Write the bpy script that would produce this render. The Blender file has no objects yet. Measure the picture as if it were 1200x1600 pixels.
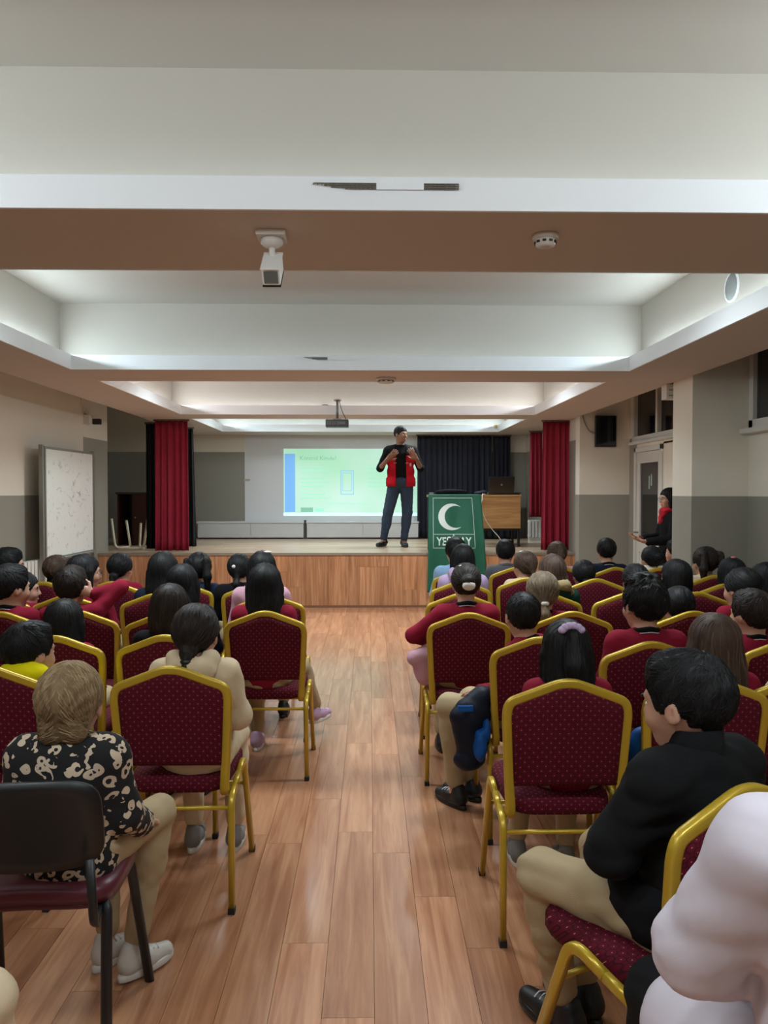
import bpy, bmesh, math, random
import numpy as np
from mathutils import Vector, Matrix, Euler
R = math.radians
PI = math.pi
sc = bpy.context.scene
COL = sc.collection

# ------------------------------------------------------------------ camera
CAMZ = 1.53
F = 1200.0
TH = math.atan(32/1200); PS = math.atan(23/1200*math.cos(TH))
cam = bpy.data.cameras.new('camera'); camo = bpy.data.objects.new('camera', cam); COL.objects.link(camo)
cam.sensor_fit = 'VERTICAL'; cam.sensor_height = 36; cam.lens = 36*F/1600
cam.clip_start = .02; cam.clip_end = 100
camo.location = (0, 0, CAMZ); camo.rotation_euler = (PI/2-TH, 0, -PS)
sc.camera = camo
CM = Euler((PI/2-TH, 0, -PS)).to_matrix()
def ray(px, py):
    return CM @ Vector(((px-600)/F, (800-py)/F, -1))
def at(px, py, Y):
    d = ray(px, py); t = Y/d.y
    return Vector((d.x*t, Y, CAMZ+d.z*t))

# ------------------------------------------------------------------ world, lights, exposure
w = bpy.data.worlds.new('world'); sc.world = w; w.use_nodes = True
w.node_tree.nodes['Background'].inputs[0].default_value = (.6, .7, .85, 1)
w.node_tree.nodes['Background'].inputs[1].default_value = .3
sc.view_settings.view_transform = 'Standard'; sc.view_settings.look = 'None'
sc.view_settings.exposure = 0.12; sc.view_settings.gamma = 1; sc.view_settings.use_curve_mapping = False
def area(name, loc, sx, sy, watts, col, rot=(0, 0, 0), spread=PI):
    l = bpy.data.lights.new(name, 'AREA'); l.shape = 'RECTANGLE'; l.size = sx; l.size_y = sy
    l.energy = watts; l.color = col; l.spread = spread
    o = bpy.data.objects.new(name, l); COL.objects.link(o); o.location = loc; o.rotation_euler = rot
    return o
NEUT = (.83, .95, 1); COOL = (.72, .90, 1)
# coffers: y0, y1, ceiling fill lamp watts, cove watts per metre across, upward, colour
CX0, CX1 = -2.36, 2.09
ZS, ZC = 2.50, 3.055
COFFERS = [(-3.0, 2.67, 20, 13.0, .5, (.80, .93, 1)), (3.41, 6.16, 38, 9.5, .4, COOL),
           (6.81, 9.70, 52, 6.5, 1.0, (.93, .96, 1)), (10.30, 12.47, 32, 8.0, 1.2, COOL)]
DT = .135
for ci, (y0, y1, wt, cv, cu, cc) in enumerate(COFFERS):
    ly = {0: .6, 1: 4.4}.get(ci, (y0+y1)/2)
    for lx in (-1.2, .95):
        area('ceiling_fill_lamp', (lx, ly, ZC-.065), 1.15, .28, wt, NEUT, spread=R(140))  # unseen lamps, added as downward fill for the hall
        if ci == 0: area('ceiling_fill_lamp', (lx, -1.6, ZC-.065), 1.15, .28, 8, NEUT, spread=R(140))  # further unseen fill, added behind the camera
    L, W = y1-y0, CX1-CX0
    # strips fixed in the troughs, shining across the recess
    area('cove_strip', ((CX0+CX1)/2, y0-DT, 2.66), W-.1, .02, cv*W, cc, rot=(PI/2, 0, PI))
    area('cove_strip', (CX0-DT, (y0+y1)/2, 2.645), L-.1, .02, cv*L*.8, cc, rot=(PI/2, 0, -PI/2))
    area('cove_strip', (CX1+DT, (y0+y1)/2, 2.645), L-.1, .02, cv*L*.8, cc, rot=(PI/2, 0, PI/2))
    area('cove_strip', ((CX0+CX1)/2, y1+.06, 2.545), W-.1, .04, cu*W, cc, rot=(PI, 0, 0))

# ------------------------------------------------------------------ materials
MATS = {}
def nodes(name):
    m = bpy.data.materials.new(name); m.use_nodes = True
    nt = m.node_tree; b = nt.nodes['Principled BSDF']
    return m, nt, b
def N(nt, t, **kw):
    n = nt.nodes.new(t)
    for k, v in kw.items():
        if k.startswith('i_'):
            key = k[2:]; key = int(key) if key.isdigit() else key.replace('_', ' ')
            n.inputs[key].default_value = v
        else: setattr(n, k, v)
    return n
def S(c):   # srgb 0-255 -> linear
    return tuple(((v/255)/12.92 if v/255 <= .04045 else ((v/255+.055)/1.055)**2.4) for v in c)+(1,)
def plain(name, rgb, rough=.6, metal=0, bump=0, bscale=60, var=.06, spec=.5, vscale=4):
    """paint / cloth / plastic with slight mottling and fine relief"""
    if name in MATS: return MATS[name]
    m, nt, b = nodes(name)
    tc = N(nt, 'ShaderNodeTexCoord')
    nz = N(nt, 'ShaderNodeTexNoise', i_Scale=vscale, i_Detail=3.0)
    nt.links.new(tc.outputs['Object'], nz.inputs['Vector'])
    mx = N(nt, 'ShaderNodeMixRGB'); c = S(rgb)
    mx.inputs[1].default_value = tuple(max(0, v*(1-var)) for v in c[:3])+(1,)
    mx.inputs[2].default_value = tuple(min(1, v*(1+var)) for v in c[:3])+(1,)
    nt.links.new(nz.outputs['Fac'], mx.inputs[0]); nt.links.new(mx.outputs[0], b.inputs['Base Color'])
    b.inputs['Roughness'].default_value = rough; b.inputs['Metallic'].default_value = metal
    b.inputs['Specular IOR Level'].default_value = spec
    if bump:
        n2 = N(nt, 'ShaderNodeTexNoise', i_Scale=bscale, i_Detail=2.0)
        nt.links.new(tc.outputs['Object'], n2.inputs['Vector'])
        bp = N(nt, 'ShaderNodeBump', i_Strength=bump, i_Distance=.002)
        nt.links.new(n2.outputs['Fac'], bp.inputs['Height']); nt.links.new(bp.outputs[0], b.inputs['Normal'])
    MATS[name] = m; return m
def wallmat(name, upper, lower, zb, zb2=None, ysplit=None):
    m, nt, b = nodes(name)
    g = N(nt, 'ShaderNodeNewGeometry'); sp = N(nt, 'ShaderNodeSeparateXYZ')
    nt.links.new(g.outputs['Position'], sp.inputs[0])
    gt = N(nt, 'ShaderNodeMath', operation='GREATER_THAN')
    nt.links.new(sp.outputs[2], gt.inputs[0]); gt.inputs[1].default_value = zb
    if zb2 is not None:   # paint border steps up beside the stage
        gy = N(nt, 'ShaderNodeMath', operation='GREATER_THAN'); nt.links.new(sp.outputs[1], gy.inputs[0]); gy.inputs[1].default_value = ysplit
        ml = N(nt, 'ShaderNodeMath', operation='MULTIPLY_ADD'); nt.links.new(gy.outputs[0], ml.inputs[0])
        ml.inputs[1].default_value = zb2-zb; ml.inputs[2].default_value = zb
        nt.links.new(ml.outputs[0], gt.inputs[1])
    mx = N(nt, 'ShaderNodeMixRGB'); mx.inputs[1].default_value = S(lower); mx.inputs[2].default_value = S(upper)
    nt.links.new(gt.outputs[0], mx.inputs[0])
    nz = N(nt, 'ShaderNodeTexNoise', i_Scale=1.3, i_Detail=4.0); nt.links.new(g.outputs['Position'], nz.inputs['Vector'])
    mr = N(nt, 'ShaderNodeMapRange'); mr.inputs[3].default_value = .93; mr.inputs[4].default_value = 1.04
    nt.links.new(nz.outputs['Fac'], mr.inputs[0])
    mm = N(nt, 'ShaderNodeMixRGB', blend_type='MULTIPLY'); mm.inputs[0].default_value = 1
    nt.links.new(mx.outputs[0], mm.inputs[1]); nt.links.new(mr.outputs[0], mm.inputs[2])
    nt.links.new(mm.outputs[0], b.inputs['Base Color']); b.inputs['Roughness'].default_value = .55
    n2 = N(nt, 'ShaderNodeTexNoise', i_Scale=90.0); nt.links.new(g.outputs['Position'], n2.inputs['Vector'])
    bp = N(nt, 'ShaderNodeBump', i_Strength=.12, i_Distance=.002); nt.links.new(n2.outputs['Fac'], bp.inputs['Height'])
    nt.links.new(bp.outputs[0], b.inputs['Normal'])
    return m
def woodmat(name, c1, c2, c3, rough=.3, axis='Y', bumps=.05, coat=0.0):
    m, nt, b = nodes(name)
    tc = N(nt, 'ShaderNodeTexCoord'); oi = N(nt, 'ShaderNodeObjectInfo')
    g = N(nt, 'ShaderNodeNewGeometry')
    add = N(nt, 'ShaderNodeVectorMath', operation='MULTIPLY_ADD')
    cm = N(nt, 'ShaderNodeCombineXYZ')
    for i in range(3): nt.links.new(oi.outputs['Random'], cm.inputs[i])
    nt.links.new(cm.outputs[0], add.inputs[0]); add.inputs[1].default_value = (37, 53, 29)
    nt.links.new(g.outputs['Position'], add.inputs[2])
    mp = N(nt, 'ShaderNodeMapping')
    mp.inputs['Scale'].default_value = {'Y': (26, 1.6, 26), 'Z': (26, 26, 1.6), 'X': (1.6, 26, 26)}[axis]
    nt.links.new(add.outputs[0], mp.inputs[0])
    nz = N(nt, 'ShaderNodeTexNoise', i_Scale=1.0, i_Detail=6.0, i_Roughness=.62, i_Distortion=.6)
    nt.links.new(mp.outputs[0], nz.inputs['Vector'])
    cr = N(nt, 'ShaderNodeValToRGB'); cr.color_ramp.elements[0].position = .33; cr.color_ramp.elements[1].position = .68
    cr.color_ramp.elements[0].color = S(c1); cr.color_ramp.elements[1].color = S(c3)
    e = cr.color_ramp.elements.new(.5); e.color = S(c2)
    nt.links.new(nz.outputs['Fac'], cr.inputs[0])
    mr = N(nt, 'ShaderNodeMapRange'); mr.inputs[3].default_value = .86; mr.inputs[4].default_value = 1.12
    nt.links.new(oi.outputs['Random'], mr.inputs[0])
    mm = N(nt, 'ShaderNodeMixRGB', blend_type='MULTIPLY'); mm.inputs[0].default_value = 1
    nt.links.new(cr.outputs[0], mm.inputs[1]); nt.links.new(mr.outputs[0], mm.inputs[2])
    nt.links.new(mm.outputs[0], b.inputs['Base Color']); b.inputs['Roughness'].default_value = rough
    b.inputs['Coat Weight'].default_value = coat; b.inputs['Coat Roughness'].default_value = .16
    bp = N(nt, 'ShaderNodeBump', i_Strength=bumps, i_Distance=.001); nt.links.new(nz.outputs['Fac'], bp.inputs['Height'])
    nt.links.new(bp.outputs[0], b.inputs['Normal'])
    return m
def emis(name, rgb, s):
    m, nt, b = nodes(name)
    b.inputs['Base Color'].default_value = S(rgb); b.inputs['Emission Color'].default_value = S(rgb)
    b.inputs['Emission Strength'].default_value = s; b.inputs['Roughness'].default_value = .8
    return m
def hairmat(name, rgb, hi):
    if name in MATS: return MATS[name]
    m, nt, b = nodes(name)
    tc = N(nt, 'ShaderNodeTexCoord'); at_ = N(nt, 'ShaderNodeAttribute', attribute_name='strand')
    nz = N(nt, 'ShaderNodeTexNoise', i_Scale=45.0, i_Detail=3.0); nt.links.new(tc.outputs['Object'], nz.inputs['Vector'])
    ad = N(nt, 'ShaderNodeMath', operation='MULTIPLY_ADD'); nt.links.new(at_.outputs['Fac'], ad.inputs[0]); ad.inputs[1].default_value = .75
    ml = N(nt, 'ShaderNodeMath', operation='MULTIPLY'); nt.links.new(nz.outputs['Fac'], ml.inputs[0]); ml.inputs[1].default_value = .4
    nt.links.new(ml.outputs[0], ad.inputs[2])
    mx = N(nt, 'ShaderNodeMixRGB'); mx.inputs[1].default_value = S(rgb); mx.inputs[2].default_value = S(hi)
    nt.links.new(ad.outputs[0], mx.inputs[0]); nt.links.new(mx.outputs[0], b.inputs['Base Color'])
    b.inputs['Roughness'].default_value = .55; b.inputs['Specular IOR Level'].default_value = .22
    MATS[name] = m; return m
def upholstery():
    """maroon damask: scale lattice with small gold stitches"""
    m, nt, b = nodes('maroon_upholstery')
    tc = N(nt, 'ShaderNodeTexCoord'); sp = N(nt, 'ShaderNodeSeparateXYZ'); nt.links.new(tc.outputs['Object'], sp.inputs[0])
    ad = N(nt, 'ShaderNodeMath', operation='ADD'); nt.links.new(sp.outputs[1], ad.inputs[0]); nt.links.new(sp.outputs[2], ad.inputs[1])
    cb = N(nt, 'ShaderNodeCombineXYZ'); nt.links.new(sp.outputs[0], cb.inputs[0]); nt.links.new(ad.outputs[0], cb.inputs[1])
    mp = N(nt, 'ShaderNodeMapping'); mp.inputs['Rotation'].default_value = (0, 0, PI/4); mp.inputs['Scale'].default_value = (1, 1, 1)
    nt.links.new(cb.outputs[0], mp.inputs[0])
    vo = N(nt, 'ShaderNodeTexVoronoi', voronoi_dimensions='2D', i_Scale=49.0, i_Randomness=0.0)
    nt.links.new(mp.outputs[0], vo.inputs['Vector'])
    d = vo.outputs['Distance']
    dot = N(nt, 'ShaderNodeMath', operation='LESS_THAN'); nt.links.new(d, dot.inputs[0]); dot.inputs[1].default_value = .062
    r1 = N(nt, 'ShaderNodeMath', operation='SUBTRACT'); nt.links.new(d, r1.inputs[0]); r1.inputs[1].default_value = .48
    r2 = N(nt, 'ShaderNodeMath', operation='ABSOLUTE'); nt.links.new(r1.outputs[0], r2.inputs[0])
    r3 = N(nt, 'ShaderNodeMath', operation='LESS_THAN'); nt.links.new(r2.outputs[0], r3.inputs[0]); r3.inputs[1].default_value = .05
    m1 = N(nt, 'ShaderNodeMixRGB'); m1.inputs[1].default_value = S((90, 4, 28)); m1.inputs[2].default_value = S((52, 3, 18))
    nt.links.new(r3.outputs[0], m1.inputs[0])
    m2 = N(nt, 'ShaderNodeMixRGB'); m2.inputs[2].default_value = S((186, 140, 116))
    nt.links.new(m1.outputs[0], m2.inputs[1]); nt.links.new(dot.outputs[0], m2.inputs[0])
    nt.links.new(m2.outputs[0], b.inputs['Base Color']); b.inputs['Roughness'].default_value = .85
    b.inputs['Specular IOR Level'].default_value = .25
    bp = N(nt, 'ShaderNodeBump', i_Strength=.4, i_Distance=.002); nt.links.new(r3.outputs[0], bp.inputs['Height']); bp.invert = True
    nt.links.new(bp.outputs[0], b.inputs['Normal'])
    return m
def leopard():
    m, nt, b = nodes('leopard_knit')
    tc = N(nt, 'ShaderNodeTexCoord')
    nz = N(nt, 'ShaderNodeTexNoise', i_Scale=22.0, i_Detail=1.0); nt.links.new(tc.outputs['Object'], nz.inputs['Vector'])
    ad = N(nt, 'ShaderNodeVectorMath', operation='MULTIPLY_ADD'); nt.links.new(nz.outputs['Color'], ad.inputs[0])
    ad.inputs[1].default_value = (.035, .035, .035); nt.links.new(tc.outputs['Object'], ad.inputs[2])
    vo = N(nt, 'ShaderNodeTexVoronoi', i_Scale=29.0, i_Randomness=.75); nt.links.new(ad.outputs[0], vo.inputs['Vector'])
    s1 = N(nt, 'ShaderNodeMath', operation='SUBTRACT'); nt.links.new(vo.outputs['Distance'], s1.inputs[0]); s1.inputs[1].default_value = .34
    s2 = N(nt, 'ShaderNodeMath', operation='ABSOLUTE'); nt.links.new(s1.outputs[0], s2.inputs[0])
    s3 = N(nt, 'ShaderNodeMath', operation='LESS_THAN'); nt.links.new(s2.outputs[0], s3.inputs[0]); s3.inputs[1].default_value = .14
    n2 = N(nt, 'ShaderNodeTexNoise', i_Scale=30.0); nt.links.new(tc.outputs['Object'], n2.inputs['Vector'])
    g = N(nt, 'ShaderNodeMath', operation='GREATER_THAN'); nt.links.new(n2.outputs['Fac'], g.inputs[0]); g.inputs[1].default_value = .44
    mu = N(nt, 'ShaderNodeMath', operation='MULTIPLY'); nt.links.new(s3.outputs[0], mu.inputs[0]); nt.links.new(g.outputs[0], mu.inputs[1])
    mx = N(nt, 'ShaderNodeMixRGB'); mx.inputs[1].default_value = S((22, 20, 22)); mx.inputs[2].default_value = S((196, 176, 152))
    nt.links.new(mu.outputs[0], mx.inputs[0]); nt.links.new(mx.outputs[0], b.inputs['Base Color']); b.inputs['Roughness'].default_value = .95
    return m
BEIGE = plain('beige_paint', (190, 184, 174), .6, bump=.08, bscale=80, var=.03, vscale=1.2)
SOFF = plain('soffit_paint', (204, 192, 182), .7, bump=.05, bscale=80, var=.03, vscale=.8)
WHITEP = plain('white_lip_paint', (238, 240, 243), .5, var=.02)
WALL = wallmat('hall_wall_paint', (234, 227, 212), (152, 149, 138), 1.49, 2.21, 9.62)
STAGEWALL = wallmat('stage_wall_paint', (218, 211, 198), (138, 136, 127), 2.21)
WHITEWALL = plain('projection_wall_paint', (214, 216, 220), .6, var=.03, vscale=1)
FLOORW = woodmat('floor_laminate', (150, 96, 66), (171, 119, 86), (190, 141, 106), .34, 'Y', .04, coat=.55)
STAGEW = woodmat('stage_front_laminate', (152, 102, 68), (182, 128, 90), (204, 154, 114), .35, 'Z')
STAGETOP = woodmat('stage_top_laminate', (150, 126, 104), (176, 152, 128), (196, 174, 150), .35, 'X')
GOLD = plain('gold_tube', (192, 160, 48), .32, metal=.35, var=.05, spec=.6)
CAP = plain('black_rubber', (22, 22, 24), .6)
UPH = upholstery()
BLK = plain('black_plastic', (24, 24, 26), .4)
MAROON = (112, 18, 42)
GREY = plain('grey_metal', (130, 130, 128), .4, metal=.5)
WHT = plain('white_plastic', (226, 224, 218), .45)
GLASS = plain('dark_glass', (14, 16, 20), .08, spec=.7)

# ------------------------------------------------------------------ object helpers
def link(name, me, mat=None, parent=None, loc=(0, 0, 0), rot=(0, 0, 0)):
    o = bpy.data.objects.new(name, me); COL.objects.link(o)
    o.location = loc; o.rotation_euler = rot
    if mat is not None:
        if len(me.materials) == 0: me.materials.append(None)
        o.material_slots[0].link = 'OBJECT'; o.material_slots[0].material = mat
    if parent is not None: o.parent = parent
    return o
def tag(o, label=None, cat=None, group=None, kind=None):
    if label: o['label'] = label
    if cat: o['category'] = cat
    if group: o['group'] = group
    if kind: o['kind'] = kind
    return o
def thing(name, label, cat, loc=(0, 0, 0), rz=0, group=None):
    o = bpy.data.objects.new(name, None); COL.objects.link(o); o.empty_display_size = .1
    o.location = loc; o.rotation_euler = (0, 0, rz)
    return tag(o, label, cat, group)
def fin(bm, smooth=False, name='m'):
    me = bpy.data.meshes.new(name); bm.normal_update(); bm.to_mesh(me); bm.free()
    if smooth: me.polygons.foreach_set('use_smooth', [True]*len(me.polygons))
    return me
def box(bm, x0, x1, y0, y1, z0, z1, bev=0, mat=None):
    vs = [bm.verts.new((x, y, z)) for x in (x0, x1) for y in (y0, y1) for z in (z0, z1)]
    fs = [(0, 1, 3, 2), (4, 6, 7, 5), (0, 4, 5, 1), (2, 3, 7, 6), (0, 2, 6, 4), (1, 5, 7, 3)]
    fc = [bm.faces.new([vs[i] for i in f]) for f in fs]
    if bev:
        es = list({e for f in fc for e in f.edges})
        bmesh.ops.bevel(bm, geom=es, offset=bev, segments=2, affect='EDGES', profile=.7)
    return bm
def boxm(*a, bev=0):
    bm = bmesh.new(); box(bm, *a, bev=bev); return fin(bm)
def tube(bm, pts, rx, ry=None, seg=8, closed=False, caps=True, up=Vector((0, 1, 0)), sq=1.0):
    """sweep a rounded profile along points; ry = half-size along the 'up' hint; sq<1 = squarer"""
    ry = ry or rx
    pts = [Vector(p) for p in pts]; n = len(pts); rings = []
    for i, p in enumerate(pts):
        a = pts[i-1] if (i > 0 or closed) else p; b = pts[(i+1) % n] if (i < n-1 or closed) else p
        t = (b-a).normalized()
        u = up - t*up.dot(t)
        if u.length < 1e-3: u = Vector((1, 0, 0)) - t*t.x
        u.normalize(); s = t.cross(u)
        r = []
        for k in range(seg):
            an = 2*PI*(k+.5)/seg; c, d = math.cos(an), math.sin(an)
            c = math.copysign(abs(c)**sq, c); d = math.copysign(abs(d)**sq, d)
            sx = rx[i] if isinstance(rx, (list, tuple)) else rx
            sy = ry[i] if isinstance(ry, (list, tuple)) else ry
            r.append(bm.verts.new(p+s*c*sx+u*d*sy))
        rings.append(r)
    m = n if closed else n-1
    for i in range(m):
        A, B = rings[i], rings[(i+1) % n]
        for k in range(seg): bm.faces.new((A[k], A[(k+1) % seg], B[(k+1) % seg], B[k]))
    if caps and not closed:
        bm.faces.new(rings[0][::-1]); bm.faces.new(rings[-1])
    return bm
def fillet(pts, r=.03, n=5):
    pts = [Vector(p) for p in pts]; out = [pts[0]]
    for i in range(1, len(pts)-1):
        p = pts[i]; a = (pts[i-1]-p); b = (pts[i+1]-p)
        q = min(r, a.length*.48, b.length*.48); A = p+a.normalized()*q; B = p+b.normalized()*q
        for k in range(n+1):
            t = k/n; out.append(A*(1-t)**2+p*2*t*(1-t)+B*t*t)
    out.append(pts[-1]); return out
def lathe(bm, prof, c=(0, 0, 0), seg=20, axis='Z'):
    rings = []
    for r, z in prof:
        ring = []
        for k in range(seg):
            a = 2*PI*k/seg; x, y = r*math.cos(a), r*math.sin(a)
            v = {'Z': (x, y, z), 'Y': (x, z, y), 'X': (z, x, y)}[axis]
            ring.append(bm.verts.new((c[0]+v[0], c[1]+v[1], c[2]+v[2])))
        rings.append(ring)
    for A, B in zip(rings, rings[1:]):
        for k in range(seg): bm.faces.new((A[k], A[(k+1) % seg], B[(k+1) % seg], B[k]))
    bm.faces.new(rings[0][::-1]); bm.faces.new(rings[-1])
    bmesh.ops.recalc_face_normals(bm, faces=bm.faces)
    return bm
def text_mesh(s, size, ext=.0008, bold=0):
    cu = bpy.data.curves.new('t', 'FONT'); cu.body = s; cu.size = size; cu.extrude = ext; cu.align_x = 'CENTER'; cu.align_y = 'CENTER'
    cu.offset = bold; cu.resolution_u = 3
    o = bpy.data.objects.new('t', cu); COL.objects.link(o)
    dg = bpy.context.evaluated_depsgraph_get(); me = bpy.data.meshes.new_from_object(o.evaluated_get(dg))
    bpy.data.objects.remove(o); me.materials.clear(); return me
def struct(name, me, mat, parent=None, loc=(0, 0, 0), rot=(0, 0, 0)):
    o = link(name, me, mat, parent, loc, rot)
    if parent is None: o['kind'] = 'structure'
    return o

# ------------------------------------------------------------------ room shell
XL, XR, XR2, YB, Y0 = -3.55, 3.19, 3.37, 13.3, -3.0
STG, SH = 10.1, .72
struct('floor', boxm(XL, XR2, Y0, YB, -.06, -.0125), plain('subfloor', (60, 42, 30), .8))
floor = bpy.data.objects['floor']
struct('wall_left', boxm(XL-.15, XL, Y0, 10.5, 0, 3.2), WALL)
XW = -5.3
struct('wall_wing_left', boxm(XW-.15, XW, 10.35, YB, 0, 3.2), STAGEWALL)
struct('wall_wing_return', boxm(XW-.15, XL-.151, 10.35, 10.5, 0, 3.2), STAGEWALL)
struct('wall_back', boxm(XW-.15, XR2+.4, YB, YB+.15, 0, 3.2), STAGEWALL)
struct('wall_rear', boxm(XL-.15, XR2+.4, Y0-.15, Y0, 0, 3.2), WALL)
struct('wall_right', boxm(XR, XR+.4, Y0, 6.41, 0, 3.2), WALL)
struct('ceiling', boxm(XW-.15, XR2+.4, Y0-.15, YB+.15, ZC, ZC+.15), BEIGE)
# far right wall with door and upper window openings
bm = bmesh.new()
DY0, DY1, DZ = 8.75, 9.68, 2.08
box(bm, XR2, XR2+.2, 6.8, DY0, 0, 2.10); box(bm, XR2, XR2+.2, DY1, 9.9, 0, 2.16)
box(bm, XR2, XR2+.2, 6.8, 7.5, 2.10, 3.2); box(bm, XR2, XR2+.2, 9.75, 9.9, 2.16, 3.2)
box(bm, XR2, XR2+.2, DY0, DY1, DZ, 2.16); box(bm, XR2, XR2+.2, 7.5, 9.75, 2.9, 3.2)
box(bm, XR2, XR2+.2, 7.5, DY0, 2.08, 2.16)
struct('wall_side_right', fin(bm), WALL)
struct('wall_return_right', boxm(2.72, XR2+.2, 9.9, 10.09, 0, 3.2), wallmat('hall_wall_paint_low', (234, 227, 212), (152, 149, 138), 1.49))
struct('wall_stage_right', boxm(2.72, 2.9, 10.09, YB, 0, 3.2), STAGEWALL)
struct('trim_column', boxm(2.71, XR+.4, 6.41, 6.82, 0, 3.2), WALL)
# white projection area painted on the back wall between the grey panels
a = at(382, 700, 13.28); b_ = at(700, 700, 13.28)
struct('wall_panel_back', boxm(a.x, b_.x, YB-.006, YB, SH, ZS), WHITEWALL)

# ceiling soffit: bodies, bottom plates and white lips of the coffers
D = .15
struct('trim_side_left', boxm(-2.98, CX0-D, Y0, YB, ZS+.0205, ZC), BEIGE)
struct('trim_side_right', boxm(CX1+D, 2.71, Y0, YB, ZS+.0205, ZC), BEIGE)
link('bottom_plate', boxm(-2.98, CX0-.0145, Y0, YB, ZS, ZS+.02), SOFF, bpy.data.objects['trim_side_left'])
link('bottom_plate', boxm(CX1+.0145, 2.71, Y0, YB, ZS, ZS+.02), SOFF, bpy.data.objects['trim_side_right'])
ti = 0
for (y0, y1) in ((2.67, 3.41), (6.16, 6.81), (9.70, 10.30), (12.47, YB)):
    ti += 1
    last = y1 == YB
    o = struct('trim_%d' % ti, boxm(CX0-D+.001, CX1+D-.001, y0+D, y1-(0 if last else D), ZS+.0205, ZC), BEIGE)
    link('bottom_plate', boxm(CX0-.014, CX1+.014, y0+.0145, y1-(0 if last else .0145), ZS, ZS+.02), SOFF, o)
for (y0, y1, *_r) in COFFERS:
    ti += 1
    e = bpy.data.objects.new('trim_%d' % ti, None); COL.objects.link(e); e['kind'] = 'structure'
    z0, z1, t = ZS-.002, ZS+.112, .014
    link('lip_board', boxm(CX0-t, CX1+t, y1, y1+t, z0, z1), WHITEP, e)
    link('lip_board', boxm(CX0-t, CX1+t, y0-t, y0, z0, z1), WHITEP, e)
    link('lip_board', boxm(CX0-t, CX0, y0, y1, z0, z1), WHITEP, e)
    link('lip_board', boxm(CX1, CX1+t, y0, y1, z0, z1), WHITEP, e)

# floor planks: nearest 290 in view one by one, the rest as one part
rnd = random.Random(3)
PW, PL, GAP = .155, 1.22, .0014
pm = boxm(-PW/2+GAP/2, PW/2-GAP/2, -PL/2+GAP/2, PL/2-GAP/2, -.012, 0)
planks = []
nx = int((XR2-XL)/PW)+1
for i in range(nx):
    off = rnd.random()*PL
    x = XL+PW/2+i*PW
    y = Y0-PL+off
    while y < STG+PL/2:
        planks.append((x, y)); y += PL
def inview(x, y):
    if y+PL/2 < 1.9: return False
    ye = max(y+PL/2, 1.9); return abs(x) < .55*ye+.3 and y-PL/2 < STG
seen = [p for p in planks if inview(*p) and XL < p[0] < XR2]
aisle = sorted(seen, key=lambda p: (0 if abs(p[0]+.05) < 1.0 else 1, p[1]))
solo = set(aisle[:290])
bm = bmesh.new(); ns = 0
for p in planks:
    x0, x1 = p[0]-PW/2+GAP/2, min(p[0]+PW/2-GAP/2, XR2); y0, y1 = max(p[1]-PL/2+GAP/2, Y0), min(p[1]+PL/2-GAP/2, STG)
    if y1-y0 < .02 or x1-x0 < .02: continue
    if p in solo:
        me = pm if y1-y0 > PL-.01 else boxm(-PW/2+GAP/2, PW/2-GAP/2, y0-p[1], y1-p[1], -.012, 0)
        link('plank', me, FLOORW, floor, (p[0], p[1], 0))
    else: box(bm, x0, x1, y0, y1, -.012, 0)
o = link('outer_planks', fin(bm), FLOORW, floor); o['kind'] = 'stuff'

# stage: body, front planks, top planks
bm = bmesh.new(); box(bm, XL, 2.72, STG+.015, YB, 0, SH-.014); box(bm, XW, XL, 10.5, YB, 0, SH-.014)
stage = struct('trim_stage', fin(bm), plain('stage_core', (70, 52, 40), .8))
x = XL; i = 0
while x < 2.72-.01:
    x1 = min(x+.19, 2.72); cut = .22+.32*rnd.random()
    if rnd.random() < .55:
        link('front_plank', boxm(x+.001, x1-.001, STG, STG+.015, .03, cut), STAGEW, stage)
        link('front_plank', boxm(x+.001, x1-.001, STG, STG+.015, cut+.002, SH-.03), STAGEW, stage)
    else: link('front_plank', boxm(x+.001, x1-.001, STG, STG+.015, .03, SH-.03), STAGEW, stage)
    x += .19; i += 1
link('edge_strip', boxm(XL, 2.72, STG-.012, STG+.05, SH-.03, SH+.004, bev=.003), plain('edge_alu', (150, 138, 122), .4, metal=.3), stage)
link('skirting', boxm(XL, 2.72, STG-.008, STG+.014, 0, .03), plain('brown_skirting', (120, 82, 56), .5), stage)
y = STG+.05
while y < YB-.01:
    y1 = min(y+.19, YB); xl_ = XL if y < 10.5 else XW; x = xl_-rnd.random()
    while x < 2.72:
        a0, a1 = max(x, xl_), min(x+1.22, 2.72)
        if a1-a0 > .02: link('top_plank', boxm(a0+.001, a1-.001, y+.001, y1-.001, SH-.013, SH), STAGETOP, stage)
        x += 1.22
    y += .19

# left wall skirting etc.
struct('baseboard_left', boxm(XL, XL+.015, Y0, STG-.02, 0, .08, bev=.002), plain('skirting', (150, 120, 92), .5))
struct('baseboard_right', boxm(XR-.015, XR, Y0, 6.4, 0, .08, bev=.002), plain('skirting', (150, 120, 92), .5))

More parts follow.
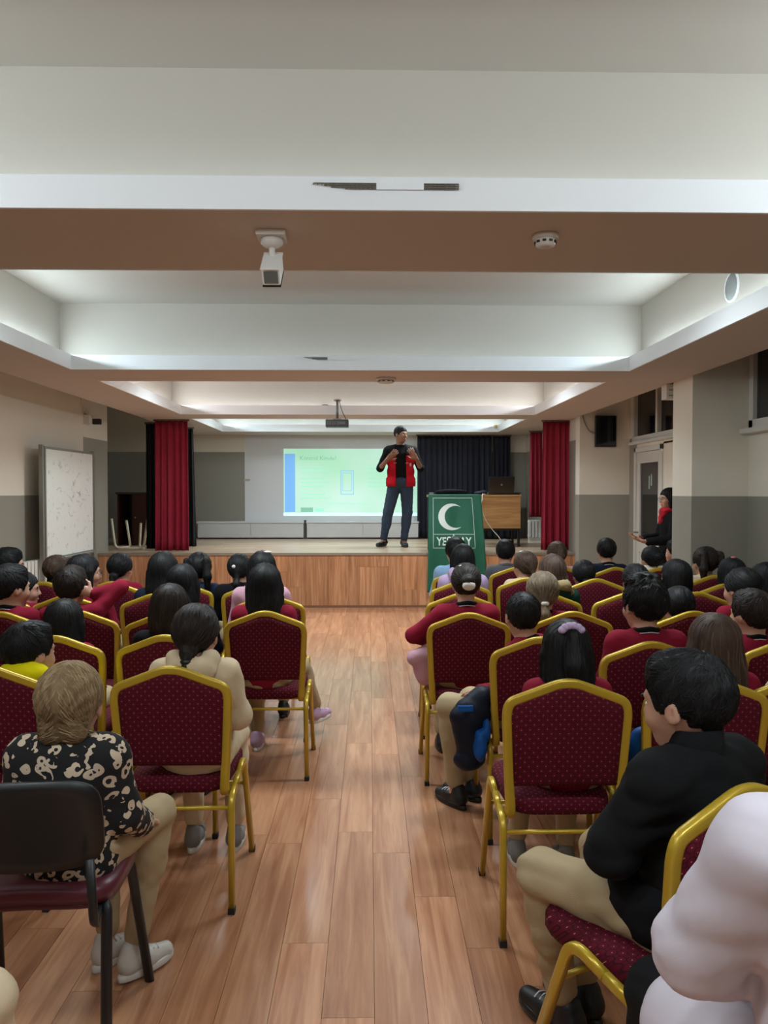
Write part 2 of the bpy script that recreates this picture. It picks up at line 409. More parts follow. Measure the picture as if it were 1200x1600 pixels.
# ------------------------------------------------------------------ door and upper windows on the right
door = bpy.data.objects.new('door_1', None); COL.objects.link(door); door['kind'] = 'structure'
door.location = (XR2, 0, 0)
DW = plain('door_white', (214, 212, 204), .4)
bm = bmesh.new()
for a0, a1, z0, z1 in ((DY0, DY0+.06, 0, DZ), (DY1-.06, DY1, 0, DZ), (DY0, DY1, DZ-.06, DZ)): box(bm, -.02, .12, a0, a1, z0, z1, .004)
link('door_frame', fin(bm), DW, door)
bm = bmesh.new()
d0, d1 = DY0+.065, DY1-.065
for a0, a1, z0, z1 in ((d0, d0+.1, .02, DZ-.065), (d1-.1, d1, .02, DZ-.065), (d0+.1, d1-.1, DZ-.2, DZ-.065), (d0+.1, d1-.1, .78, .9), (d0+.1, d1-.1, .02, .2)):
    box(bm, .0, .045, a0, a1, z0, z1, .004)
leaf = link('door_leaf', fin(bm), DW, door)
link('glass_pane', boxm(.018, .028, d0+.1, d1-.1, .9, DZ-.2), GLASS, leaf)
link('lower_panel', boxm(.012, .032, d0+.1, d1-.1, .2, .78, bev=.008), DW, leaf)
for k in range(2):
    link('pane_sticker', boxm(.0165, .018, d0+.33+k*.07, d0+.37+k*.07, 1.60-k*.04, 1.74-k*.02), plain('sticker', (150, 170, 168), .5), leaf)
bm = bmesh.new(); tube(bm, [(-.0, d1-.06, 1.02), (-.05, d1-.06, 1.02), (-.05, d1-.17, 1.02)], .009)
link('door_handle', fin(bm, True), GREY, leaf)
win = bpy.data.objects.new('window_1', None); COL.objects.link(win); win['kind'] = 'structure'; win.location = (XR2, 0, 0)
bm = bmesh.new()
for a0, a1, z0, z1 in ((7.5, 9.75, 2.16, 2.22), (7.5, 9.75, 2.84, 2.9), (7.5, 7.56, 2.2, 2.9), (9.69, 9.75, 2.2, 2.9), (8.28, 8.36, 2.2, 2.9), (8.9, 8.96, 2.2, 2.9)):
    box(bm, -.02, .1, a0, a1, z0, z1, .004)
link('window_frame', fin(bm), DW, win)
for a0, a1 in ((7.56, 8.28), (8.36, 8.9), (8.96, 9.69)):
    link('glass_pane', boxm(.03, .04, a0, a1, 2.22, 2.84), GLASS, win)
link('window_sill', boxm(-.05, .02, 7.45, 9.8, 2.12, 2.155, bev=.004), DW, win)
link('pane_notice', boxm(.025, .028, 8.1, 8.26, 2.55, 2.64), plain('yellow_paper', (190, 150, 70), .7), win)
# high window at the right edge of the hall
win2 = bpy.data.objects.new('window_2', None); COL.objects.link(win2); win2['kind'] = 'structure'
bm = bmesh.new(); wy0, wy1, wz0, wz1 = 4.6, 6.32, 2.05, 2.95
for a0, a1, z0, z1 in ((wy0, wy1, wz0, wz0+.07), (wy0, wy1, wz1-.07, wz1), (wy0, wy0+.07, wz0, wz1), (wy1-.07, wy1, wz0, wz1), (5.4, 5.48, wz0, wz1)):
    box(bm, XR-.05, XR, a0, a1, z0, z1, .004)
link('window_frame', fin(bm), DW, win2)
link('glass_pane', boxm(XR-.015, XR-.005, wy0+.07, wy1-.07, wz0+.07, wz1-.07), GLASS, win2)
link('window_sill', boxm(XR-.1, XR, wy0-.05, wy1+.05, wz0-.04, wz0, bev=.004), DW, win2)

# ------------------------------------------------------------------ banquet chair
def chair_parts():
    P = []
    SQ = .55
    # back frame: hooks under the seat, rises, rounded shoulders, apex
    rec = lambda z: -.20-.05*(z-.45)/.45
    half = [(.183, .435), (.192, .55), (.205, .78), (.196, .815), (.0, .897)]
    pts = []
    side = [(.183, -.12, .405), (.183, -.205, .412)]+[(x, rec(z), z) for x, z in half[1:3]]+[(.196, rec(.82), .82)]
    left = [Vector((-p[0], p[1], p[2])) for p in side]; right = [Vector(p) for p in side][::-1]
    allp = left+[Vector((0, rec(.897), .895))]+right
    path = fillet(allp, .055, 6)
    bm = bmesh.new(); tube(bm, path, .0165, .0125, seg=12, sq=SQ); P.append(('back_frame', fin(bm, True), GOLD, None))
    # upholstered panel inside the frame: domed both sides
    bm = bmesh.new(); out = [(-.181, .525), (-.194, .79), (-.18, .818), (-.03, .876), (.03, .876), (.18, .818), (.194, .79), (.181, .525)]
    cen = Vector((0, .70))
    rings = []
    for side_ in (1, -1):
        for s, d in ((1.0, .006), (.94, .017), (.8, .023), (.4, .026)):
            rings.append((s, side_*d))
    seq = [rings[3], rings[2], rings[1], rings[0], rings[4], rings[5], rings[6], rings[7]]
    vr = []
    for s, d in seq:
        r = []
        for (x, z) in out:
            zz = cen.y+(z-cen.y)*s; r.append(bm.verts.new((x*s, rec(zz)+d, zz)))
        vr.append(r)
    for A, B in zip(vr, vr[1:]):
        for k in range(8): bm.faces.new((A[k], A[(k+1) % 8], B[(k+1) % 8], B[k]))
    bm.faces.new(vr[0]); bm.faces.new(vr[-1][::-1]); bmesh.ops.recalc_face_normals(bm, faces=bm.faces)
    P.append(('backrest', fin(bm, True), UPH, None))
    # seat cushion
    bm = bmesh.new(); n = 28; vr = []
    def outline(s, z, dy=0):
        r = []
        for k in range(n):
            a = 2*PI*k/n; c, d = math.cos(a), math.sin(a)
            x = math.copysign(abs(c)**.38, c); y = math.copysign(abs(d)**.38, d)
            wdt = .19+.012*y
            r.append(bm.verts.new((x*wdt*s, (y*.205)*s+.015, z)))
        return r
    for s, z in ((.5, .412), (.97, .412), (1.0, .425), (1.0, .452), (.96, .468), (.85, .476), (.5, .482)): vr.append(outline(s, z))
    for A, B in zip(vr, vr[1:]):
        for k in range(n): bm.faces.new((A[k], A[(k+1) % n], B[(k+1) % n], B[k]))
    bm.faces.new(vr[0][::-1]); bm.faces.new(vr[-1]); P.append(('seat', fin(bm, True), UPH, None))
    # legs: inverted U either side (front leg + rail + rear leg)
    for s in (-1, 1):
        X = .213*s
        bm = bmesh.new(); tube(bm, fillet([(X, -.06, .438), (X, .055, .462), (X*1.03, .225, .0)], .05, 7), .0145, .0115, seg=8, sq=SQ, up=Vector((1, 0, 0)))
        P.append(('leg', fin(bm, True), GOLD, (X*1.03, .225)))
        bm = bmesh.new(); tube(bm, fillet([(X, -.14, .423), (X, -.222, .405), (X*1.03, -.26, .0)], .035, 6), .0145, .0115, seg=8, sq=SQ, up=Vector((1, 0, 0)))
        P.append(('leg', fin(bm, True), GOLD, (X*1.03, -.26)))
        bm = bmesh.new(); tube(bm, [(X, -.145, .4225), (X, -.055, .4385)], .0145, .0115, seg=8, sq=SQ, up=Vector((1, 0, 0)))
        P.append(('seat_rail', fin(bm, True), GOLD, None))
    bm = bmesh.new(); tube(bm, [(-.21, -.2265, .372), (.21, -.2265, .372)], .008, .008, seg=8); P.append(('stretcher', fin(bm, True), GOLD, None))
    bm = bmesh.new(); tube(bm, [(-.21, .105, .34), (.21, .105, .34)], .008, .008, seg=8); P.append(('stretcher', fin(bm, True), GOLD, None))
    bmc = bmesh.new(); box(bmc, -.0125, .0125, -.0155, .0155, -.0, .022, .002); cap = fin(bmc)
    return P, cap
CP, CAPM = chair_parts()
def chair(x, ytop, label, rz=0, y_is_origin=False):
    y = ytop if y_is_origin else ytop+.25
    t = thing('banquet_chair', label, 'chair', (x, y, 0), rz, 'maroon and gold banquet chairs of the audience')
    for nm, me, mt, foot in CP:
        o = link(nm, me, mt, t)
        if foot: link('foot_cap', CAPM, CAP, o, (foot[0], foot[1], 0))
    return t

# ------------------------------------------------------------------ people: signed-distance modelling
def V(*a): return np.array(a, dtype=np.float32)
class Field:
    def __init__(s, lo, hi, h):
        s.h = h; s.lo = np.array(lo, np.float32)
        n = np.ceil((np.array(hi)-s.lo)/h).astype(int)+1
        s.ax = [s.lo[i]+h*np.arange(n[i], dtype=np.float32) for i in range(3)]
        s.f = np.full(tuple(n), 1.0, np.float32)
    def block(s, lo, hi):
        sl = []
        for i in range(3):
            a = int(max(0, math.floor((lo[i]-s.lo[i])/s.h))); b = int(min(len(s.ax[i]), math.ceil((hi[i]-s.lo[i])/s.h)+1))
            if b <= a: return None
            sl.append(slice(a, b))
        return tuple(sl)
    def grid(s, sl):
        return (s.ax[0][sl[0]][:, None, None], s.ax[1][sl[1]][None, :, None], s.ax[2][sl[2]][None, None, :])
    def dist(s, p, sl):
        x, y, z = s.grid(sl)
        if p[0] == 'c':
            _, a, b, ra, rb = p[:5]; d = b-a; L2 = float(d@d)+1e-9
            t = ((x-a[0])*d[0]+(y-a[1])*d[1]+(z-a[2])*d[2])/L2; t = np.clip(t, 0, 1)
            q = np.sqrt((x-a[0]-t*d[0])**2+(y-a[1]-t*d[1])**2+(z-a[2]-t*d[2])**2)
            return q-(ra+(rb-ra)*t)
        _, c, r, M = p[:4]
        X, Y_, Z = x-c[0], y-c[1], z-c[2]
        if M is not None:   # rows of M = local axes in space
            X, Y_, Z = (X*M[0, 0]+Y_*M[1, 0]+Z*M[2, 0], X*M[0, 1]+Y_*M[1, 1]+Z*M[2, 1], X*M[0, 2]+Y_*M[1, 2]+Z*M[2, 2])
        k0 = np.sqrt((X/r[0])**2+(Y_/r[1])**2+(Z/r[2])**2); k1 = np.sqrt((X/r[0]**2)**2+(Y_/r[1]**2)**2+(Z/r[2]**2)**2)+1e-6
        return k0*(k0-1)/k1
    def bounds(p):
        if p[0] == 'c': return np.minimum(p[1]-p[3], p[2]-p[4]), np.maximum(p[1]+p[3], p[2]+p[4])
        m = max(p[2]) if p[3] is not None else np.array(p[2]); return p[1]-m, p[1]+m
    def add(s, p, k=.02, sub=False):
        lo, hi = Field.bounds(p); sl = s.block(lo-k*1.5-.03, hi+k*1.5+.03)
        if sl is None: return
        d = s.dist(p, sl); f = s.f[sl]
        if sub:
            d = -d; h = np.maximum(k-np.abs(f-d), 0)/k; s.f[sl] = np.maximum(f, d)+h*h*k*.25
        else:
            h = np.maximum(k-np.abs(f-d), 0)/k; s.f[sl] = np.minimum(f, d)-h*h*k*.25
    def mesh(s):
        f = s.f
        f[0] = np.maximum(f[0], .01); f[-1] = np.maximum(f[-1], .01); f[:, 0] = np.maximum(f[:, 0], .01); f[:, -1] = np.maximum(f[:, -1], .01)
        f[:, :, 0] = np.maximum(f[:, :, 0], .01); f[:, :, -1] = np.maximum(f[:, :, -1], .01)
        S_ = f < 0
        cnt = np.zeros(tuple(np.array(f.shape)-1), np.int8)
        cs = [(a, b, c) for a in (0, 1) for b in (0, 1) for c in (0, 1)]
        nx, ny, nz = cnt.shape
        for a, b, c in cs: cnt += S_[a:a+nx, b:b+ny, c:c+nz]
        act = (cnt > 0) & (cnt < 8)
        I = np.argwhere(act); idx = np.full(cnt.shape, -1, np.int32); idx[act] = np.arange(len(I))
        acc = np.zeros((len(I), 3), np.float32); num = np.zeros(len(I), np.float32)
        val = {c: f[I[:, 0]+c[0], I[:, 1]+c[1], I[:, 2]+c[2]] for c in cs}
        for c in cs:
            for ax in range(3):
                if c[ax]: continue
                d = list(c); d[ax] = 1; d = tuple(d); v0, v1 = val[c], val[d]
                m = (v0 < 0) != (v1 < 0); t = np.where(m, v0/(v0-v1+1e-12), 0)
                p = np.tile(np.array(c, np.float32), (len(I), 1)); p[:, ax] = t
                acc[m] += p[m]; num[m] += 1
        vco = s.lo+(I+acc/num[:, None])*s.h
        quads = []
        for ax in range(3):
            o1, o2 = (ax+1) % 3, (ax+2) % 3
            A = np.take(S_, range(f.shape[ax]-1), ax); B = np.take(S_, range(1, f.shape[ax]), ax)
            E = np.argwhere(A != B); ins = A[E[:, 0], E[:, 1], E[:, 2]]
            ok = (E[:, o1] > 0) & (E[:, o2] > 0) & (E[:, o1] < cnt.shape[o1]) & (E[:, o2] < cnt.shape[o2]); E = E[ok]; ins = ins[ok]
            def g(u, v):
                q = E.copy(); q[:, o1] -= u; q[:, o2] -= v; return idx[q[:, 0], q[:, 1], q[:, 2]]
            Q = np.stack([g(1, 1), g(0, 1), g(0, 0), g(1, 0)], 1)
            Q[~ins] = Q[~ins][:, ::-1]; quads.append(Q)
        Q = np.concatenate(quads)
        me = bpy.data.meshes.new('m'); me.vertices.add(len(vco)); me.vertices.foreach_set('co', vco.astype(np.float32).ravel())
        me.loops.add(len(Q)*4); me.loops.foreach_set('vertex_index', Q.astype(np.int32).ravel())
        me.polygons.add(len(Q)); me.polygons.foreach_set('loop_start', np.arange(0, len(Q)*4, 4, dtype=np.int32))
        me.polygons.foreach_set('loop_total', np.full(len(Q), 4, np.int32))
        me.polygons.foreach_set('use_smooth', np.ones(len(Q), bool)); me.update(calc_edges=True)
        return me
def build(prims, h, disp=None, cut=None, pad=.03):
    """prims: list of (prim, k[, sub])"""
    ps = [q for q in prims if not (len(q) > 2 and q[2])]
    lo = np.min([Field.bounds(q[0])[0] for q in ps], 0)-pad; hi = np.max([Field.bounds(q[0])[1] for q in ps], 0)+pad
    F_ = Field(lo, hi, h)
    for q in prims: F_.add(q[0], q[1], len(q) > 2 and q[2])
    full = (slice(None),)*3
    if disp: x, y, z = F_.grid(full); F_.f += disp(x, y, z)
    if cut: x, y, z = F_.grid(full); F_.f = np.maximum(F_.f, cut(x, y, z))
    return F_.mesh()
def cap_(a, b, ra, rb): return ('c', np.array(a, np.float32), np.array(b, np.float32), ra, rb)
def ell(c, r, M=None): return ('e', np.array(c, np.float32), tuple(r), M)
def folds(amp, fr=1.0, seed=0):
    def fn(x, y, z):
        u = x*22*fr+seed; v = y*20*fr+seed*2; w_ = z*26*fr
        a_ = np.sin(w_*1.1+2.2*np.sin(u*.55+v*.4+.8*np.sin(w_*.35))+seed)
        b_ = np.sin(u*1.2+v*.9+w_*.9+1.8*np.sin(w_*.45+v*.5)+1.3)
        c_ = np.sin(w_*2.3-u*1.7+1.5*np.sin(v*1.1+seed))
        return amp*((1-np.abs(a_))*.75+(1-np.abs(b_))*.5+c_*.18-.55)
    return fn

def head_prims(hc, M, hs=1.0):
    """head about 0.21 m tall at hs=1; M = 3x3 head rotation"""
    hc = np.array(hc, np.float32)
    T = lambda p: hc+M@(np.array(p, np.float32)*hs)
    E = lambda p, r, k=.015, sub=False: (ell(T(p), [v*hs for v in r], M), k*hs, sub)
    C = lambda a, b, ra, rb, k=.01, sub=False: (cap_(T(a), T(b), ra*hs, rb*hs), k*hs, sub)
    return [E((0, -.012, .03), (.072, .088, .082), .02), E((0, .022, -.018), (.058, .062, .07), .03), E((0, .045, -.068), (.03, .03, .024), .03),
            E((.034, .058, -.022), (.022, .02, .022), .02), E((-.034, .058, -.022), (.022, .02, .022), .02),
            E((0, .068, .028), (.05, .015, .012), .015),
            E((.028, .086, .008), (.015, .012, .009), .008, True), E((-.028, .086, .008), (.015, .012, .009), .008, True),
            C((0, .080, .016), (0, .096, -.018), .006, .0095, .010), E((.011, .088, -.021), (.007, .007, .006), .006), E((-.011, .088, -.021), (.007, .007, .006), .006),
            E((0, .081, -.044), (.019, .009, .0045), .005), E((0, .079, -.053), (.016, .009, .005), .005),
            E((.074, -.004, -.002), (.007, .018, .026), .006), E((-.074, -.004, -.002), (.007, .018, .026), .006),
            E((.080, -.002, .0), (.004, .009, .014), .004, True), E((-.080, -.002, .0), (.004, .009, .014), .004, True)]
def hand_prims(W, d, n, S=1.0, curl=.5, side=1):
    """five fingers; d = pointing direction, n = palm normal; thumb on 'side' of d x n"""
    W, d, n = [np.array(v, np.float32) for v in (W, d, n)]
    d = d/np.linalg.norm(d); n = n-d*(n@d); n = n/np.linalg.norm(n); s = np.cross(d, n)*side
    out = [(cap_(W-d*.01*S, W+d*.02*S, .02*S, .02*S), .015)]
    M = np.stack([s, d, n], 1).astype(np.float32)
    out.append((ell(W+d*.048*S, (.031*S, .042*S, .013*S), M), .015))
    for i, (off, L) in enumerate(((.024, .062), (.008, .070), (-.008, .066), (-.023, .052))):
        L *= S; a = W+d*.08*S+s*off*S; sp = d+s*off*4
        c1 = curl*.5; d1 = sp*math.cos(c1)+n*math.sin(c1); d1 /= np.linalg.norm(d1)
        c2 = curl*1.3; d2 = sp*math.cos(c2)+n*math.sin(c2); d2 /= np.linalg.norm(d2)
        b = a+d1*L*.48; c = b+d2*L*.5
        out += [(cap_(a, b, .0085*S, .0078*S), .004), (cap_(b, c, .0078*S, .0066*S), .003)]
    a = W+d*.03*S+s*.026*S; b = a+(d*.6+s*.75+n*.25)*.034*S; c = b+(d*.9+s*.25+n*.35)*.028*S
    out += [(cap_(a, b, .0115*S, .0098*S), .008), (cap_(b, c, .0095*S, .0078*S), .004)]
    return out
def rotm(yaw, pitch=0, roll=0):
    return np.array((Euler((0, 0, yaw)).to_matrix() @ Euler((pitch, roll, 0)).to_matrix()), np.float32)

def seated(U=1.0, L=1.0, yaw=0, pitch=-.05, roll=0, lean=0, arms=None, legs=None, tw=1.0):
    """joint positions of a seated figure; origin on the floor under the hips, facing +Y. U scales above the seat"""
    zz = lambda z: .45+(z-.45)*U
    P = lambda x, y, z: np.array((x*U+lean*(z-.5), y*U, zz(z)), np.float32)
    j = dict(pel=P(0, 0, .535), waist=P(0, -.01, .66), chest=P(0, -.02, .79), nb=P(0, -.025, .905), head=P(0, .005, 1.012),
             M=rotm(yaw, pitch, roll), S=U)
    j['sh'] = [P(-.125*tw, -.025, .865), P(.125*tw, -.025, .865)]
    j['el'] = [P(-.17, .01, .68), P(.17, .01, .68)]; j['wr'] = [P(-.10, .19, .63), P(.10, .19, .63)]
    j['hd'] = [((.2, 1, -.25), (0, 0, -1)), ((-.2, 1, -.25), (0, 0, -1))]
    j['hip'] = [np.array((-.075*L, 0, .525)), np.array((.075*L, 0, .525))]
    j['kn'] = [np.array((-.10*L, .35*L, .50)), np.array((.10*L, .35*L, .50))]
    j['an'] = [np.array((-.095*L, .36*L, .10)), np.array((.095*L, .36*L, .10))]; j['toe'] = [0, 0]; j['L'] = L; j['floor'] = 0
    if arms:
        for k, v in arms.items():
            s, w_ = k[0], k[1:]; i = 0 if s == 'l' else 1
            if w_ == 'hd': j['hd'][i] = v
            else: j[w_][i] = P(*v)
    if legs:
        for k, v in legs.items():
            i = 0 if k[0] == 'l' else 1
            if k[1:] == 'toe': j['toe'][i] = v
            else: j[k[1:]][i] = np.array(v, np.float32)
    return j

def torso_prims(j, g=0.0, k=.035, w=1.0):
    w = j.get('w', w); S = j['S']; up = j['chest']-j['pel']; out = []
    out.append((ell(j['pel']+V(0, 0, -.005), (.125*S*w+g, .095*S+g, .085*S+g)), k))
    out.append((ell(j['waist'], (.105*S*w+g, .078*S+g, .11*S+g)), k)); out.append((ell(j['chest'], (.122*S*w+g, .082*S+g, .115*S+g)), k))
    for i in (0, 1): out.append((cap_(j['nb']+V(0, 0, -.03*S), j['sh'][i]+V(0, 0, -.004), .045*S+g*.7, .036*S+g), k))
    return out
def arm_prims(j, i, g=0, k=.02, frac=1.0):
    S = j['S']; out = [(cap_(j['sh'][i], j['el'][i], .036*S+g, .029*S+g), k)]
    w_ = j['el'][i]+(j['wr'][i]-j['el'][i])*frac
    out.append((cap_(j['el'][i], w_, .029*S+g, (.021 if frac > .9 else .027)*S+g), k*.7)); return out
def leg_prims(j, i, g=0, frac=1.0):
    L = j['L']; k = j['kn'][i]; a = k+(j['an'][i]-k)*frac
    return [(cap_(j['hip'][i], k, .066*L+g, .047*L+g), .02), (cap_(k, a, .045*L+g, .03*L+g), .02),
            (ell(k+(j['an'][i]-k)*.3+V(0, -.012, 0), (.042*L+g, .045*L+g, .09*L+g)), .03)]

# shoe: shared mesh in foot space (ankle above origin, toe towards +Y)
def shoe_meshes():
    h = .007
    up = build([(cap_((0, -.03, .05), (0, .06, .035), .034, .032), .02), (cap_((0, .05, .034), (0, .135, .028), .035, .028), .02),
                (cap_((0, -.02, .05), (0, -.015, .085), .034, .034), .02)], h, cut=lambda x, y, z: .012-z+0*x)
    bm = bmesh.new(); n = 24; R_ = []
    for z, s in ((0, .95), (.004, 1), (.02, 1.0), (.024, .95)):
        R_.append([bm.verts.new(((.036+.004*math.sin(2*PI*k/n))*math.cos(2*PI*k/n)*s, .05+.118*math.sin(2*PI*k/n)*s, z)) for k in range(n)])
    for A, B in zip(R_, R_[1:]):
        for k in range(n): bm.faces.new((A[k], A[(k+1) % n], B[(k+1) % n], B[k]))
    bm.faces.new(R_[0][::-1]); bm.faces.new(R_[-1]); sole = fin(bm, True)
    bm = bmesh.new()
    for q in range(4):
        y = .03+q*.02; tube(bm, [(-.022, y, .071-q*.004), (0, y+.004, .079-q*.005), (.022, y, .071-q*.004)], .0028, seg=5)
    return up, sole, fin(bm, True)
SHOE, SOLE, LACE = shoe_meshes()
bm = bmesh.new(); bmesh.ops.create_icosphere(bm, subdivisions=2, radius=1); BALL = fin(bm, True)

# hair styles, in head space
from mathutils.bvhtree import BVHTree
TIE = {'pony': (0, -.11, -.03), 'ponylow': (0, -.11, -.07), 'ponyhigh': (0, -.118, .095), 'bun': (0, -.12, .03), 'bunlow': (0, -.12, -.03)}
def add_strands(me, style, h):
    """locks of hair laid over the scalp mesh, following the combing direction of the style"""
    n = len(me.vertices); co = np.empty(n*3, np.float32); me.vertices.foreach_get('co', co); co = co.reshape(-1, 3)
    nv = np.empty(n*3, np.float32); me.vertices.foreach_get('normal', nv); nv = nv.reshape(-1, 3)
    q = np.empty(len(me.polygons)*4, np.int32); me.loops.foreach_get('vertex_index', q); q = q.reshape(-1, 4)
    tree = BVHTree.FromPolygons(co.tolist(), q.tolist())
    rs = np.random.RandomState(len(style)*7+1)
    near = h < .0062; cnt = (1500 if near else 420); wd = .0013 if near else .0024
    long_ = style in ('long', 'halfpony', 'bob'); crop = style == 'crop'
    seeds = rs.choice(n, min(cnt, n), replace=False)
    crown = Vector((.012, -.055, .125)); V_, F_, val = [], [], []
    steps = 7 if long_ else 5; st = .018 if long_ else (.010 if not crop else .005)
    if style in ('short', 'tousled'): st = .008
    for i in seeds:
        p = Vector(co[i].tolist()); nn = Vector(nv[i].tolist()); ok = True
        if (p-Vector((0, -.012, .033))).length < .062: continue
        pts = []; jit = Vector(rs.normal(0, .35 if style in ('short', 'tousled', 'crop') else .10, 3).tolist())
        for k in range(steps):
            if style in TIE and p.y > -.108 and p.z > TIE[style][2]-.05: d = Vector(TIE[style])-p
            elif style in TIE: d = Vector((0, 0, -1))
            elif style in ('twotails', 'braids'):
                sg = 1 if p.x > 0 else -1; T_ = Vector((sg*.06, -.09, .07)) if style == 'twotails' else Vector((sg*.062, -.045, -.06))
                d = (T_-p) if (p-T_).length > .03 and p.z > T_.z-.02 else Vector((0, 0, -1))
            elif style in ('short', 'tousled', 'crop'):
                d = (p-crown).normalized(); 
                if p.y > .0 and p.z > .07: d = Vector((.35, 1, 0))
            else: d = (p-crown).normalized()*.6+Vector((0, -.1, -.9)) if p.z < .1 else (p-crown)
            d = d.normalized()+jit; d = d-nn*d.dot(nn)
            if d.length < 1e-4: break
            lift = (.0005+.0016*(k/steps)) if not style == 'tousled' else .001+.005*(k/steps)
            pts.append((p+nn*lift, nn.copy())); p2 = p+d.normalized()*st
            hit = tree.find_nearest(p2)
            if hit[0] is None: break
            p, nn = hit[0], hit[1]
        if len(pts) < 3: continue
        v0 = len(V_); c = float(rs.rand()); m = len(pts)
        for k, (a, nn) in enumerate(pts):
            t = (pts[min(k+1, m-1)][0]-pts[max(k-1, 0)][0]); s_ = t.cross(nn)
            if s_.length < 1e-7: s_ = Vector((1, 0, 0))
            s_.normalize(); w_ = wd*(1-(k/(m-1))**2*.85)*(.5+c)
            V_ += [a-s_*w_-nn*.001, a+nn*w_*.7, a+s_*w_-nn*.001]; val += [c]*3
        for k in range(m-1):
            b0 = v0+k*3; F_ += [(b0, b0+1, b0+4, b0+3), (b0+1, b0+2, b0+5, b0+4)]
    vals = [.25]*n+val
    allv = np.concatenate([co, np.array([tuple(v) for v in V_], np.float32)]) if V_ else co
    allq = np.concatenate([q, np.array(F_, np.int32)+n]) if F_ else q
    m2 = bpy.data.meshes.new('m'); m2.vertices.add(len(allv)); m2.vertices.foreach_set('co', allv.ravel())
    m2.loops.add(len(allq)*4); m2.loops.foreach_set('vertex_index', allq.astype(np.int32).ravel())
    m2.polygons.add(len(allq)); m2.polygons.foreach_set('loop_start', np.arange(0, len(allq)*4, 4, dtype=np.int32))
    m2.polygons.foreach_set('loop_total', np.full(len(allq), 4, np.int32)); m2.polygons.foreach_set('use_smooth', np.ones(len(allq), bool))
    m2.update(calc_edges=True)
    at_ = m2.attributes.new('strand', 'FLOAT', 'POINT'); at_.data.foreach_set('value', np.array(vals, np.float32))
    bpy.data.meshes.remove(me); return m2
HAIRC = {}
def hair_mesh(style, h):
    if (style, h) in HAIRC: return HAIRC[(style, h)]
    shell = [(ell((0, -.014, .034), (.082, .099, .091)), .02)]
    P = list(shell); extra = []
    back, front = -.062, .062
    if style == 'short':
        P = [(ell((0, -.012, .036), (.079, .096, .090)), .02), (ell((0, .035, .092), (.05, .035, .022)), .03)]
    elif style == 'crop': P = [(ell((0, -.012, .033), (.0765, .093, .087)), .02)]
    elif style == 'tousled':
        P += [(ell((x, y, z), (.032, .034, .014)), .03) for x, y, z in ((.025, .03, .108), (-.025, .03, .108), (0, .0, .120), (.03, -.02, .114), (-.03, -.01, .114))]
    elif style in ('long', 'halfpony'):
        back = -.2
        P += [(ell((0, -.06, -.06), (.083, .05, .11)), .03), (ell((0, -.072, -.16), (.078, .036, .12)), .03),
              (cap_((.07, -.01, .0), (.074, -.04, -.15), .026, .020), .02), (cap_((-.07, -.01, .0), (-.074, -.04, -.15), .026, .02), .02)]
        if style == 'halfpony': P += [(cap_((0, -.105, .075), (0, -.125, -.02), .025, .034), .012), (cap_((0, -.125, -.02), (.0, -.115, -.17), .034, .02), .012)]
    elif style == 'bob':
        back = -.13
        P += [(ell((0, -.035, -.04), (.088, .066, .095)), .03), (cap_((.07, .01, .02), (.072, .015, -.075), .022, .018), .02), (cap_((-.07, .01, .02), (-.072, .015, -.075), .022, .018), .02)]
    elif style in ('pony', 'ponylow'):
        back = -.075; z = -.035 if style == 'pony' else -.075
        P += [(cap_((0, -.09, z+.03), (0, -.108, z+.0), .03, .015), .02), (cap_((0, -.108, z), (0, -.122, z-.05), .013, .024), .008), (cap_((0, -.122, z-.05), (0, -.105, z-.15), .024, .007), .01)]
    elif style == 'ponyhigh':
        back = -.07
        P += [(cap_((0, -.09, .09), (0, -.115, .095), .02, .015), .015), (cap_((0, -.12, .09), (0, -.15, .0), .02, .032), .01), (cap_((0, -.15, .0), (0, -.13, -.13), .032, .008), .01)]
    elif style in ('bun', 'bunlow'):
        back = -.07; z = .03 if style == 'bun' else -.03
        P += [(ell((0, -.118, z), (.036, .03, .034)), .012)]
    elif style == 'twotails':
        back = -.07
        for s in (1, -1): P += [(cap_((s*.05, -.07, .07), (s*.062, -.095, .075), .02, .016), .015), (cap_((s*.062, -.097, .07), (s*.075, -.105, -.03), .018, .027), .01), (cap_((s*.075, -.105, -.03), (s*.07, -.085, -.15), .027, .008), .01)]
    elif style == 'braids':
        back = -.07
        for s in (1, -1):
            P += [(ell((s*.028, -.058, -.045), (.032, .03, .036)), .03)]
            for q in range(6): P.append((ell((s*(.064+.004*q+.003*(-1)**q), -.035+.016*q, -.065-.02*q), (.0145-.001*q, .014, .015)), .006))
    zb = max(back, -.082)
    def cut(x, y, z):
        # keep hair above the plane from the front hairline to the nape; curtain styles keep what is behind the ears
        zc = np.interp(y, [-.12, -.075, -.035, -.022, .02, .026, .040, .060, .082, .12], [zb, zb, -.055, -.008, -.004, -.024, .004, .042, .060, .066]).astype(np.float32)
        d1 = (zc-z)*.7
        if style in ('long', 'halfpony', 'bob'):
            d2 = y-(.0 if style != 'bob' else .028)+.25*np.maximum(z, -.05)
            lo_ = (-.27 if style != 'bob' else -.118)-z
            return np.minimum(d1, np.maximum(d2, lo_))
        if style in ('pony', 'ponylow', 'bun', 'bunlow', 'ponyhigh', 'twotails', 'braids', 'hood'):
            return np.minimum(d1, y+.078-.0*z)+0*x if style not in ('twotails', 'braids') else np.minimum(d1, y+.045)
        return d1+0*x
    amp = .0022 if h < .006 else .0012
